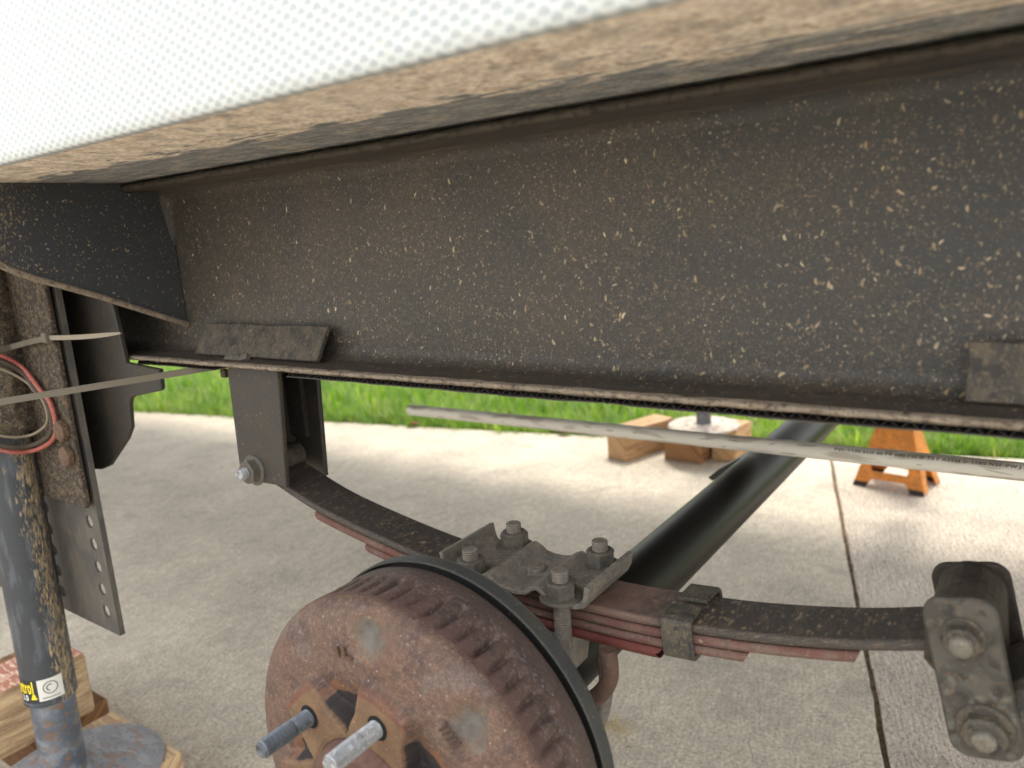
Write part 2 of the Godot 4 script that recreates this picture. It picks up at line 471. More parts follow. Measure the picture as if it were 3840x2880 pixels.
	t.shade(nz(2048, 512, 0.12, 3, 62, 1, 2), 0.16, 44)
	speckle(t, 1600, 2.0, 9.0, [c8(236, 220, 198), c8(120, 112, 104), c8(214, 196, 170)], 0.45, 0.0, 30)
	for i in 260:   # pale scrape
		var s := rng.randf()
		t.splat(1490 + s * 330 + rng.randfn(0, 5), 330 - s * 110 + sin(s * 9.0) * 8 + rng.randfn(0, 4), rng.randf_range(5, 14), rng.randf_range(1.5, 4), -0.25, c8(176, 174, 164), 0.5, 30)
	M.under = mat(t, 0.85, {"bump": 0.1})
	# dimpled white wall sheet, one cell of a staggered pattern
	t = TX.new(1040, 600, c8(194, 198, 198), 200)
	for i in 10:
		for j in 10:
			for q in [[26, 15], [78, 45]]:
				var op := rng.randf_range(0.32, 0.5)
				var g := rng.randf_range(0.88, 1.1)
				for k in 3: t.splat(i * 104 + q[0] + rng.randfn(0, 1.6), j * 60 + q[1] + rng.randfn(0, 1.2), (34 - k * 6) * g, (20 - k * 3.5) * g, rng.randfn(0, 0.05), c8(158, 164, 167), op, -40)  # grey ovals put the shading of the dimples into the colour
	t.lay(nz(1040, 600, 0.01, 4, 124), 0.68, 0.85, c8(186, 180, 170), 0.45)
	for i in 7: t.splat(rng.randf() * 1039, rng.randf() * 599, rng.randf_range(10, 26), rng.randf_range(5, 10), rng.randf() * PI, c8(172, 164, 158), 0.4, 0)
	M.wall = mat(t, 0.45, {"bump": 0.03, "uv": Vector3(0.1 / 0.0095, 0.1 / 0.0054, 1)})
	M.white = plain(c8(228, 230, 229), 0.5)
	# concrete, trowelled and broomed
	t = TX.new(1024, 1024, c8(198, 187, 170))
	t.shade(nz(1024, 1024, 0.004, 4, 63), 0.07)
	t.shade(nz(1024, 1024, 0.03, 4, 64), 0.07)
	t.shade(nz(1024, 1024, 0.12, 4, 65), 0.16, 44)
	t.shade(nz(1024, 1024, 0.2, 2, 74, 1, 16), 0.06, 30)
	t.lay(nz(1024, 1024, 0.14, 3, 66), 0.66, 0.82, c8(120, 110, 98), 0.5, -40)
	t.lay(nz(1024, 1024, 0.12, 3, 67), 0.68, 0.85, c8(206, 200, 188), 0.5, 20)
	speckle(t, 90, 2, 6, [c8(104, 92, 78), c8(92, 84, 74)], 0.5, 0.0, -30)
	for i in 6:
		var px := rng.randf() * 1023
		var py := rng.randf() * 1023
		var an := rng.randf() * TAU
		for k in 70:
			an += rng.randfn(0, 0.22)
			px += cos(an) * 1.6; py += sin(an) * 1.6
			t.splat(px, py, 1.4, 1.0, an, c8(112, 104, 94), 0.45, -40)
	for i in 12: t.splat(rng.randf() * 1023, rng.randf() * 1023, rng.randf_range(20, 70), rng.randf_range(14, 40), rng.randf() * PI, c8(150, 141, 128), 0.22, 0)
	M.concrete = mat(t, 0.9, {"bump": 0.09, "uv": Vector3(1 / 0.9, 1 / 0.9, 1)})
	t = TX.new(1024, 1024, c8(196, 184, 169))
	t.shade(nz(1024, 1024, 0.004, 4, 68), 0.06)
	t.shade(nz(1024, 1024, 0.2, 2, 69, 1, 18), 0.14, 50)
	t.shade(nz(1024, 1024, 0.16, 3, 70), 0.2, 46)
	t.lay(nz(1024, 1024, 0.16, 3, 71, 1, 3), 0.6, 0.8, c8(116, 106, 98), 0.6, -30)
	t.lay(nz(1024, 1024, 0.1, 3, 72), 0.7, 0.85, c8(208, 198, 190), 0.5, 20)
	speckle(t, 70, 2, 6, [c8(96, 84, 74), c8(80, 74, 66)], 0.55, 0.0, -30)
	M.broomed = mat(t, 0.9, {"bump": 0.1, "uv": Vector3(1 / 0.8, 1 / 0.8, 1)})
	t = TX.new(256, 256, c8(112, 92, 70))
	t.shade(nz(256, 256, 0.06, 4, 73), 0.45, 60)
	t.lay(nz(256, 256, 0.05, 3, 74), 0.6, 0.75, c8(104, 100, 70), 0.6)
	M.soil = mat(t, 1.0, {"tile": 0.3, "bump": 0.3})
	t = TX.new(512, 512, c8(84, 110, 44))
	t.shade(nz(512, 512, 0.03, 4, 75), 0.4)
	t.lay(nz(512, 512, 0.08, 3, 76), 0.6, 0.8, c8(64, 60, 38), 0.6)
	M.turf = mat(t, 1.0, {"tile": 1.1})
	# timber
	t = TX.new(1024, 512, c8(200, 172, 132))
	t.shade(nz(1024, 512, 0.03, 3, 77, 14, 1), 0.13, 20)
	t.lay(nz(1024, 512, 0.05, 4, 78, 16, 1), 0.56, 0.72, c8(166, 132, 96), 0.6, -20)
	t.lay(nz(1024, 512, 0.012, 3, 79, 6, 1), 0.62, 0.74, c8(140, 112, 84), 0.5)
	t.shade(nz(1024, 512, 0.2, 2, 80, 4, 1), 0.1, 20)
	M.wood = mat(t, 0.8, {"uv": Vector3(1 / 0.3, 1 / 0.15, 1), "bump": 0.04, "tint": Color(0.95, 0.95, 0.97)})
	M.wood_old = mat(t, 0.85, {"uv": Vector3(1 / 0.26, 1 / 0.13, 1), "bump": 0.05, "tint": Color(0.72, 0.62, 0.54)})
	M.wood_grey = mat(t, 0.85, {"uv": Vector3(1 / 0.26, 1 / 0.13, 1), "bump": 0.05, "tint": Color(0.92, 0.86, 0.82)})
	t = TX.new(512, 512, c8(178, 118, 96))
	t.lay(nz(512, 512, 0.03, 5, 81, 3, 1), 0.5, 0.62, c8(216, 176, 150), 0.8, -20)
	t.lay(nz(512, 512, 0.05, 4, 82, 3, 1), 0.62, 0.72, c8(228, 208, 188), 0.9, -20)
	M.red_paint = mat(t, 0.75, {"tile": 0.16, "bump": 0.04})
	# plastic pipe
	t = TX.new(1024, 128, c8(230, 224, 212))
	t.lay(nz(1024, 128, 0.02, 4, 83, 4, 1), 0.55, 0.75, c8(168, 156, 140), 0.6)
	for i in 60: t.splat(rng.randf() * 1023, rng.randf_range(0, 127), rng.randf_range(4, 26), rng.randf_range(1, 2.5), rng.randfn(0, 0.1), c8(96, 84, 74), rng.randf_range(0.2, 0.6), 0)
	M.pipe = mat(t, 0.5)
	# jack stand paint
	t = TX.new(512, 512, c8(210, 128, 28))
	t.shade(nz(512, 512, 0.01, 4, 84), 0.14)
	t.lay(nz(512, 512, 0.04, 4, 85), 0.66, 0.76, c8(120, 66, 34), 0.7)
	M.orange = mat(t, 0.45, {"tile": 0.22})
	M.pad_pale = mat(pad_dirt(), 0.8, {"tile": 0.2})
	M.foot_black = plain(c8(46, 34, 28), 0.7)
	M.ratchet = plain(c8(150, 124, 104), 0.55, 0.3)
	M.plastic_tie = mat(TX.new(4, 4, c8(128, 118, 102)), 0.6)
	M.tie_dirty = plain(c8(96, 88, 76), 0.75)
	M.wire_red = mat(wire_dirt(), 0.6, {"tile": 0.03})
	M.wire_brown = plain(c8(70, 60, 50), 0.85)
	M.wire_grey = plain(c8(128, 116, 100), 0.75)
	M.gap = plain(c8(14, 13, 13), 0.95)
	M.print_black = plain(c8(84, 78, 72), 0.7)
	M.yellow = plain(c8(236, 212, 34), 0.5)
	M.label_black = plain(c8(38, 40, 46), 0.45)
	M.label_white = plain(c8(206, 204, 198), 0.5)
	M.print_white = plain(c8(226, 226, 224), 0.5)
	M.print_grey = plain(c8(112, 110, 106), 0.6)
	M.straw = plain(c8(176, 158, 116), 0.9)
	M.leaf_dry = plain(c8(150, 100, 76), 0.9)
	drum_materials()


func pad_dirt() -> TX:
	var t := TX.new(256, 256, c8(192, 182, 170))
	t.lay(nz(256, 256, 0.02, 4, 132), 0.5, 0.72, c8(150, 136, 122), 0.7)
	t.lay(nz(256, 256, 0.04, 3, 133), 0.64, 0.8, c8(128, 92, 70), 0.6)
	return t


func wire_dirt() -> TX:
	var t := TX.new(256, 256, c8(150, 62, 58))
	t.lay(nz(256, 256, 0.03, 4, 130), 0.5, 0.72, c8(140, 102, 84), 0.8)
	t.lay(nz(256, 256, 0.08, 3, 131), 0.62, 0.8, c8(176, 150, 126), 0.7)
	return t


# polar layout of the drum face, shared by its shape and its paint: 0 = outer face, 1 = raised pad, 2 = valley, 3 = boss
const STUD0 := 73.0
func pad_at(r: float, deg: float) -> float:   # how far inside a pad (degrees), negative outside
	var d := absf(fposmod(deg - STUD0 + 30.0, 60.0) - 30.0)
	var half := 13.0 if r > 0.08 else lerpf(18.0, 13.0, (r - 0.061) / 0.019) if r > 0.061 else lerpf(31.0, 18.0, (r - 0.043) / 0.018)
	return half - d


func drum_materials() -> void:
	var s := 1024
	var t := TX.new(s, s, c8(118, 93, 80))
	t.lay(nz(s, s, 0.006, 5, 90), 0.45, 0.7, c8(128, 98, 80), 0.7)
	t.lay(nz(s, s, 0.01, 5, 91), 0.55, 0.7, c8(100, 78, 72), 0.8)
	t.lay(nz(s, s, 0.02, 5, 92), 0.66, 0.8, c8(146, 116, 94), 0.45)
	t.lay(nz(s, s, 0.006, 4, 96), 0.66, 0.76, c8(128, 114, 106), 0.6)
	t.shade(nz(s, s, 0.05, 4, 98), 0.16, 30)
	t.lay(nz(s, s, 0.06, 3, 103), 0.64, 0.8, c8(162, 136, 116), 0.5, 20)
	t.shade(nz(s, s, 0.16, 3, 93), 0.24, 70)
	var wob := nz(s, s, 0.01, 4, 94)
	var fine := nz(s, s, 0.03, 4, 97)
	for y in s:
		for x in s:
			var px := (x + 0.5) / s * 0.27 - 0.135
			var py := (y + 0.5) / s * 0.27 - 0.135
			var r := sqrt(px * px + py * py)
			if r > 0.086: continue
			var i := y * s + x
			var wb := (wob[i] - 128) / 128.0
			var deg := rad_to_deg(atan2(py, px))
			var pad := pad_at(r, deg)
			var c := Color.BLACK
			var k := 0.0
			if r < 0.043: c = c8(118, 78, 66); k = 0.5
			elif r < 0.0805 and pad > 0.0:
				var g := 0.5 + 0.5 * sin(r * 5200.0)
				c = c8(146, 114, 82).lerp(c8(168, 134, 96), clampf(0.5 + wb * 0.9, 0, 1)).lerp(c8(112, 86, 66), 0.25 * g)
				k = clampf(0.85 - maxf(0.0, (r - 0.074) * 90.0) + wb * 0.25, 0.1, 0.95)
				if r > 0.0745: c = c8(150, 94, 70)
			elif r < 0.0665 + wb * 0.004: c = c8(52, 49, 50); k = 0.95
			elif r < 0.073 + wb * 0.006: c = c8(158, 106, 70); k = clampf(0.5 + wb, 0.0, 0.7)
			if k <= 0.0: continue
			k *= 0.86 + 0.28 * (fine[i] - 128) / 255.0
			var j := i * 3
			t.a[j] = int(lerpf(t.a[j], c.r8, k)); t.a[j + 1] = int(lerpf(t.a[j + 1], c.g8, k)); t.a[j + 2] = int(lerpf(t.a[j + 2], c.b8, k))
	for q in [88.0, 44.0, -4.0]:
		var cx := (0.104 * cos(deg_to_rad(q)) + 0.135) / 0.27 * s
		var cy := (0.104 * sin(deg_to_rad(q)) + 0.135) / 0.27 * s
		for k in 60:
			t.splat(cx + rng.randfn(0, 24), cy + rng.randfn(0, 24), rng.randf_range(30, 54), rng.randf_range(16, 26), rng.randf() * PI, c8(160, 124, 92), 0.055, 0)
		for k in 210:
			var gr := rng.randi_range(82, 138)
			t.splat(cx + rng.randfn(0, 19), cy + rng.randfn(0, 19), rng.randf_range(5, 20), rng.randf_range(4, 14), rng.randf() * PI, Color8(gr + 6, gr + 1, gr - 6), rng.randf_range(0.08, 0.3), 0)
		for k in 26:
			t.splat(cx + rng.randfn(0, 34), cy + rng.randfn(0, 34), rng.randf_range(2, 6), rng.randf_range(1.5, 4), rng.randf() * PI, c8(176, 138, 104), 0.35, 20)
	speckle(t, 1100, 1.0, 4.5, [c8(226, 206, 180), c8(190, 160, 128), c8(200, 186, 176)], 0.85, 0.3, 50)
	speckle(t, 300, 1.5, 5.0, [c8(70, 50, 48), c8(150, 84, 50)], 0.5, 0.2, -40)
	M.cast = mat(t, 0.8, {"tile": 0.2, "tint": Color(0.62, 0.58, 0.57)})
	M.drum_face = mat(t, 0.7, {"bump": 0.05, "metal": 0.1, "tint": Color(0.78, 0.77, 0.77)})
	t = TX.new(2048, 256, c8(110, 90, 81))
	t.lay(nz(2048, 256, 0.01, 5, 99), 0.45, 0.7, c8(88, 76, 74), 0.8)
	t.lay(nz(2048, 256, 0.02, 5, 100), 0.62, 0.78, c8(128, 106, 94), 0.5)
	t.lay(nz(2048, 256, 0.05, 4, 101), 0.6, 0.75, c8(146, 136, 134), 0.55, 30)
	t.shade(nz(2048, 256, 0.12, 4, 102), 0.2, 50)
	speckle(t, 2600, 0.9, 3.4, [c8(206, 200, 204), c8(190, 170, 150), c8(222, 214, 206)], 0.8, 0.3, 60)
	for y in 70:     # smooth band by the backing plate is greyer
		for x in 2048:
			var j := ((255 - y) * 2048 + x) * 3
			var k := clampf((70 - y) / 14.0, 0.0, 1.0) * 0.6
			t.a[j] = int(lerpf(t.a[j], 94, k)); t.a[j + 1] = int(lerpf(t.a[j + 1], 82, k)); t.a[j + 2] = int(lerpf(t.a[j + 2], 76, k))
	for y in 84:     # front of the ribs turns into the face
		for x in 2048:
			var j := (y * 2048 + x) * 3
			var k := clampf((84 - y) / 60.0, 0.0, 1.0) * 0.75
			t.a[j] = int(lerpf(t.a[j], 124, k)); t.a[j + 1] = int(lerpf(t.a[j + 1], 95, k)); t.a[j + 2] = int(lerpf(t.a[j + 2], 88, k))
	speckle(t, 900, 0.9, 3.0, [c8(222, 216, 214), c8(206, 186, 164)], 0.8, 0.3, 60)
	M.drum_side = mat(t, 0.62, {"bump": 0.06, "metal": 0.15, "tint": Color(0.78, 0.76, 0.77)})


# ---------------------------------------------------------------- objects
func obj(called: String, mb: MB, m: Material, parent: Node = null) -> MeshInstance3D:
	var o := MeshInstance3D.new()
	o.name = called
	o.mesh = mb.mesh()
	o.material_override = m
	o.mesh.surface_set_material(0, m)
	if parent == null: parent = self
	parent.add_child(o, true)
	return o


func tag(o: Node, label: String, category: String, group := "", kind := "") -> Node:
	if label: o.set_meta("label", label)
	if category: o.set_meta("category", category)
	if group: o.set_meta("group", group)
	if kind: o.set_meta("kind", kind)
	return o


func thing(called: String, label: String, category: String, group := "") -> Node3D:
	var o := Node3D.new()
	o.name = called
	add_child(o, true)
	tag(o, label, category, group)
	return o


func pv(list: Array) -> PackedVector2Array:
	var o := PackedVector2Array()
	for i in range(0, list.size(), 2): o.append(Vector2(list[i], list[i + 1]))
	return o


func p3(list: Array) -> PackedVector3Array:
	var o := PackedVector3Array()
	for i in range(0, list.size(), 3): o.append(Vector3(list[i], list[i + 1], list[i + 2]))
	return o


func smooth_path(pts: PackedVector3Array, per := 6) -> PackedVector3Array:
	var c := Curve3D.new()
	for i in pts.size():
		var t := (pts[mini(i + 1, pts.size() - 1)] - pts[maxi(i - 1, 0)]) / 6.0
		c.add_point(pts[i], -t, t)
	var o := PackedVector3Array()
	for i in pts.size() - 1:
		for k in per: o.append(c.sample(i, float(k) / per))
	o.append(pts[pts.size() - 1])
	return o


# frame whose local z is dir
func along(at: Vector3, dir: Vector3, spin := 0.0) -> Transform3D:
	var z := dir.normalized()
	var x := (Vector3.UP if absf(z.y) < 0.9 else Vector3.RIGHT).cross(z).normalized()
	return Transform3D(Basis(x, z.cross(x), z) * Basis(Vector3.BACK, spin), at)


# frame for a polygon drawn in (z, y), extruded along +x
func side_frame(at := Vector3.ZERO) -> Transform3D:
	return Transform3D(Basis(Vector3.BACK, Vector3.UP, Vector3.LEFT), at)


func hexagon(r: float, turn := 0.0) -> PackedVector2Array:
	var o := PackedVector2Array()
	for i in 6: o.append(Vector2.from_angle(turn + TAU * i / 6) * r)
	return o


func add_nut(mb: MB, xf: Transform3D, r: float, height: float, turn := 0.0) -> void:
	mb.prism(hexagon(r, turn), xf, 0.0, height - r * 0.12, 0.0003)
	mb.lathe(pv([r * 0.94, height - r * 0.1201, r * 0.8, height, 0.0, height]), xf, 24)


func add_thread(mb: MB, xf: Transform3D, r: float, h0: float, h1: float, pitch := 0.0016) -> void:
	var pr := PackedVector2Array()
	var h := h0
	while h < h1 - 0.0008:
		pr.append(Vector2(r * 0.9, h)); pr.append(Vector2(r, h + pitch * 0.42)); pr.append(Vector2(r, h + pitch * 0.58))
		h += pitch
	pr.append(Vector2(r * 0.9, h))
	pr.append(Vector2(r * 0.84, h1)); pr.append(Vector2(r * 0.5, h1 + 0.0001)); pr.append(Vector2(0, h1 + 0.0002))
	mb.lathe(pr, xf, 22)


# plate in (x, y) with round holes, thickness from z0 (back) to z1 (front)
func holed_plate(mb: MB, xs: Array, ys: Array, holes: Dictionary, r: float, z0: float, z1: float) -> void:
	for i in xs.size() - 1:
		for j in ys.size() - 1:
			var a := Vector2(xs[i], ys[j])
			var b := Vector2(xs[i + 1], ys[j + 1])
			if not holes.has(Vector2i(i, j)):
				for z in [z0, z1]: mb.quad(Vector3(a.x, a.y, z), Vector3(b.x, a.y, z), Vector3(b.x, b.y, z), Vector3(a.x, b.y, z), Vector3(0, 0, z - (z0 + z1) / 2))
				continue
			var c := (a + b) / 2
			var k := 16
			for s in k:
				var d0 := Vector2.from_angle(TAU * s / k)
				var d1 := Vector2.from_angle(TAU * (s + 1) / k)
				var h := (b - a) / 2
				var e0 := c + d0 * minf(h.x / maxf(absf(d0.x), 1e-6), h.y / maxf(absf(d0.y), 1e-6))
				var e1 := c + d1 * minf(h.x / maxf(absf(d1.x), 1e-6), h.y / maxf(absf(d1.y), 1e-6))
				var m := e0
				# keep the corner of the cell
				var corner := Vector2(c.x + signf(d0.x + d1.x) * h.x, c.y + signf(d0.y + d1.y) * h.y)
				var i0 := c + d0 * r
				var i1 := c + d1 * r
				for z in [z0, z1]:
					var hint := Vector3(0, 0, z - (z0 + z1) / 2)
					mb.quad(Vector3(i0.x, i0.y, z), Vector3(e0.x, e0.y, z), Vector3(e1.x, e1.y, z), Vector3(i1.x, i1.y, z), hint)
					if absf(e0.x - e1.x) > 1e-6 and absf(e0.y - e1.y) > 1e-6: mb.tri(Vector3(e0.x, e0.y, z), Vector3(corner.x, corner.y, z), Vector3(e1.x, e1.y, z), hint)
				mb.quad(Vector3(i0.x, i0.y, z0), Vector3(i1.x, i1.y, z0), Vector3(i1.x, i1.y, z1), Vector3(i0.x, i0.y, z1), Vector3(-d0.x, -d0.y, 0))
	var x0: float = xs[0]
	var x1: float = xs[-1]
	var y0: float = ys[0]
	var y1: float = ys[-1]
	mb.quad(Vector3(x0, y0, z0), Vector3(x1, y0, z0), Vector3(x1, y0, z1), Vector3(x0, y0, z1), Vector3.DOWN)
	mb.quad(Vector3(x0, y1, z0), Vector3(x1, y1, z0), Vector3(x1, y1, z1), Vector3(x0, y1, z1), Vector3.UP)
	mb.quad(Vector3(x0, y0, z0), Vector3(x0, y1, z0), Vector3(x0, y1, z1), Vector3(x0, y0, z1), Vector3.LEFT)
	mb.quad(Vector3(x1, y0, z0), Vector3(x1, y1, z0), Vector3(x1, y1, z1), Vector3(x1, y0, z1), Vector3.RIGHT)


# lettering as thin geometry bent round a cylinder. axis: point and unit frame (right-hand start, axis dir), a0: angle
func text_mesh(txt: String, size: float) -> Array:
	var tm := TextMesh.new()
	var f := SystemFont.new()
	f.font_names = PackedStringArray(["Droid Sans"])
	f.font_weight = 700
	tm.font = f
	tm.text = txt
	tm.font_size = 48
	tm.pixel_size = size / 48.0
	tm.depth = 0.0
	tm.curve_step = 2.0
	return tm.get_mesh_arrays()


# letters on an upright cylinder: f maps (x, y) of the letter to a point
func wrapped_text(mb: MB, txt: String, size: float, f: Callable) -> void:
	var arr := text_mesh(txt, size)
	var vs: PackedVector3Array = arr[Mesh.ARRAY_VERTEX]
	var ix = arr[Mesh.ARRAY_INDEX]
	var ids: PackedInt32Array = ix if ix != null else PackedInt32Array(range(vs.size()))
	for i in range(0, ids.size(), 3):
		var a: Vector3 = f.call(vs[ids[i]])
		var b: Vector3 = f.call(vs[ids[i + 1]])
		var c: Vector3 = f.call(vs[ids[i + 2]])
		if (b - a).cross(c - a).length() < 1e-12: continue
		mb.tri(a, b, c, f.call(vs[ids[i]] + Vector3(0, 0, 1)) - a)


# ---------------------------------------------------------------- the place
func _ready() -> void:
	rng.seed = 7
	var cam := Camera3D.new()
	cam.name = "camera"
	cam.transform = Transform3D(Basis(Vector3.UP, deg_to_rad(36.0)) * Basis(Vector3.RIGHT, deg_to_rad(-11.5)) * Basis(Vector3.BACK, deg_to_rad(-4.0)), Vector3(0, 0.70, 0))
	cam.near = 0.02
	cam.far = 600.0
	var at := CameraAttributesPhysical.new()
	at.frustum_focal_length = 23.72
	at.frustum_focus_distance = 0.58
	at.exposure_aperture = 6.6
	at.frustum_near = 0.02
	at.frustum_far = 600.0
	cam.attributes = at
	cam.fov = 53.66
	add_child(cam)
	cam.current = true
	var sky_mat := ProceduralSkyMaterial.new()
	sky_mat.sky_top_color = Color(0.88, 0.89, 0.90)
	sky_mat.sky_horizon_color = Color(0.94, 0.94, 0.925)
	sky_mat.sky_curve = 0.2
	sky_mat.ground_bottom_color = Color(0.5, 0.5, 0.46)
	sky_mat.ground_horizon_color = Color(0.8, 0.82, 0.8)
	sky_mat.sky_energy_multiplier = 1.0
	var sky := Sky.new()
	sky.sky_material = sky_mat
	var env := Environment.new()
	env.background_mode = Environment.BG_SKY
	env.sky = sky
	env.tonemap_mode = Environment.TONE_MAPPER_LINEAR
	env.tonemap_exposure = 3.3
	env.sdfgi_enabled = true
	env.ssao_enabled = true
	env.ssil_enabled = true
	var we := WorldEnvironment.new()
	we.name = "environment"
	we.environment = env
	add_child(we)
	var sun := DirectionalLight3D.new()
	sun.name = "sun"
	sun.light_energy = 0.36
	sun.light_angular_distance = 14.0
	sun.light_color = Color(1.0, 0.97, 0.92)
	sun.shadow_enabled = true
	sun.rotation_degrees = Vector3(-64, 200, 0)
	add_child(sun)
	make_materials()
	ground()
	trailer()
	spring()
	axle()
	drum()
	jack()
	loose_things()
	far_things()
	lawn()


func edge_z(x: float) -> float:      # where the concrete meets the lawn
	return -2.16 - (x + 1.2) * 0.187


func ground() -> void:
	var mb := MB.new()
	var soil_rows := []
	var soil_uv := []
	for i in 2:
		soil_rows.append(PackedVector3Array([Vector3(-300, -0.045, 300 - 600 * i), Vector3(300, -0.045, 300 - 600 * i)]))
		soil_uv.append(PackedVector2Array([Vector2(), Vector2()]))
	mb.grid(soil_rows, soil_uv, false, true)
	tag(obj("ground", mb, M.turf), "flat grassy ground reaching away beyond the driveway", "", "", "structure")
	var way := Node3D.new()
	way.name = "driveway"
	add_child(way)
	tag(way, "pale concrete driveway under the trailer with a dirty joint", "", "", "structure")
	# joint line, local frame: y along the joint away from the viewer, x to the right of it
	var dir := Vector3(-0.274, 0, -0.962).normalized()
	var right := Vector3(-dir.z, 0, dir.x)
	var xf := Transform3D(Basis(right, dir, right.cross(dir)), Vector3(-0.136, 0, -0.94))
	var inv := xf.affine_inverse()
	var f := FastNoiseLite.new()
	f.seed = 5
	f.frequency = 9.0
	var far_y := 1.33
	for side in [-1, 1]:
		var poly := PackedVector2Array()
		var y := -9.0
		while y < far_y:
			var wob := f.get_noise_1d(y + side * 40.0) * 0.0022 + maxf(0.0, f.get_noise_1d(y * 4.0 + side * 90.0) - 0.25) * 0.006
			poly.append(Vector2(side * (0.003 + wob + 0.0009), y))
			y += 0.02 if y > -0.4 else 0.3
		var jx := xf * Vector3(side * 0.004, far_y, 0)
		var corner := inv * Vector3(jx.x, 0, edge_z(jx.x))
		poly.append(Vector2(side * 0.004, corner.y))
		var last := inv * Vector3(9.0 * side, 0, edge_z(9.0 * side))
		poly.append(Vector2(last.x, last.y))
		var near := inv * Vector3(9.0 * side, 0, 9.0)
		poly.append(Vector2(near.x, near.y))
		var s := MB.new()
		s.prism(poly, xf, -0.1, 0.0, 0.002)
		obj("concrete_slab", s, M.concrete if side < 0 else M.broomed, way)
	var bank := MB.new()
	var br := []
	var bu := []
	for i in 9:
		var line := PackedVector3Array()
		var ul := PackedVector2Array()
		for j in 13:
			var x := -1.86 - 0.9 * i / 8.0
			var z := lerpf(-0.62, 1.4, j / 12.0)
			line.append(Vector3(x - 0.62 * (z + 0.6) * -0.3 + f.get_noise_2d(j * 0.3, i * 0.1) * 0.03, 0.003 + 0.05 * minf(1.0, i * 0.22) + 0.012 * f.get_noise_2d(i * 0.5, j * 0.5) - (0.004 if i == 0 else 0.0), z)); ul.append(Vector2(x, z))
		br.append(line); bu.append(ul)
	bank.grid(br, bu, false, true)
	tag(obj("soil", bank, M.soil), "low bank of brown soil at the left edge of the concrete", "", "", "structure")
	var jd := MB.new()
	var steps := 90
	for i in steps:
		var y0 := -1.2 + 2.55 * i / steps
		var y1 := -1.2 + 2.55 * (i + 1) / steps
		var h0 := -0.006 - 0.004 * f.get_noise_1d(y0 * 3.0 + 700.0)
		var h1 := -0.006 - 0.004 * f.get_noise_1d(y1 * 3.0 + 700.0)
		jd.quad(xf * Vector3(-0.012, y0, h0), xf * Vector3(0.012, y0, h0), xf * Vector3(0.012, y1, h1), xf * Vector3(-0.012, y1, h1), Vector3.UP)
	obj("joint_dirt", jd, M.soil, way)


func i_beam(z: float) -> PackedVector2Array:      # half section in (z, y), front face towards +z; z is the web's middle
	var o := PackedVector2Array()
	o.append(Vector2(z + 0.048, 0.6005)); o.append(Vector2(z + 0.048, 0.6033))
	for i in 6:
		var a := -PI / 2 - PI / 2 * i / 5.0
		o.append(Vector2(z + 0.0165, 0.6155) + Vector2.from_angle(a) * Vector2(0.0115, 0.0115))
	for i in 6:
		var a := PI - PI / 2 * i / 5.0
		o.append(Vector2(z + 0.0165, 0.7465) + Vector2.from_angle(a) * Vector2(0.0115, 0.0115))
	o.append(Vector2(z + 0.048, 0.7585)); o.append(Vector2(z + 0.048, 0.763))
	return o


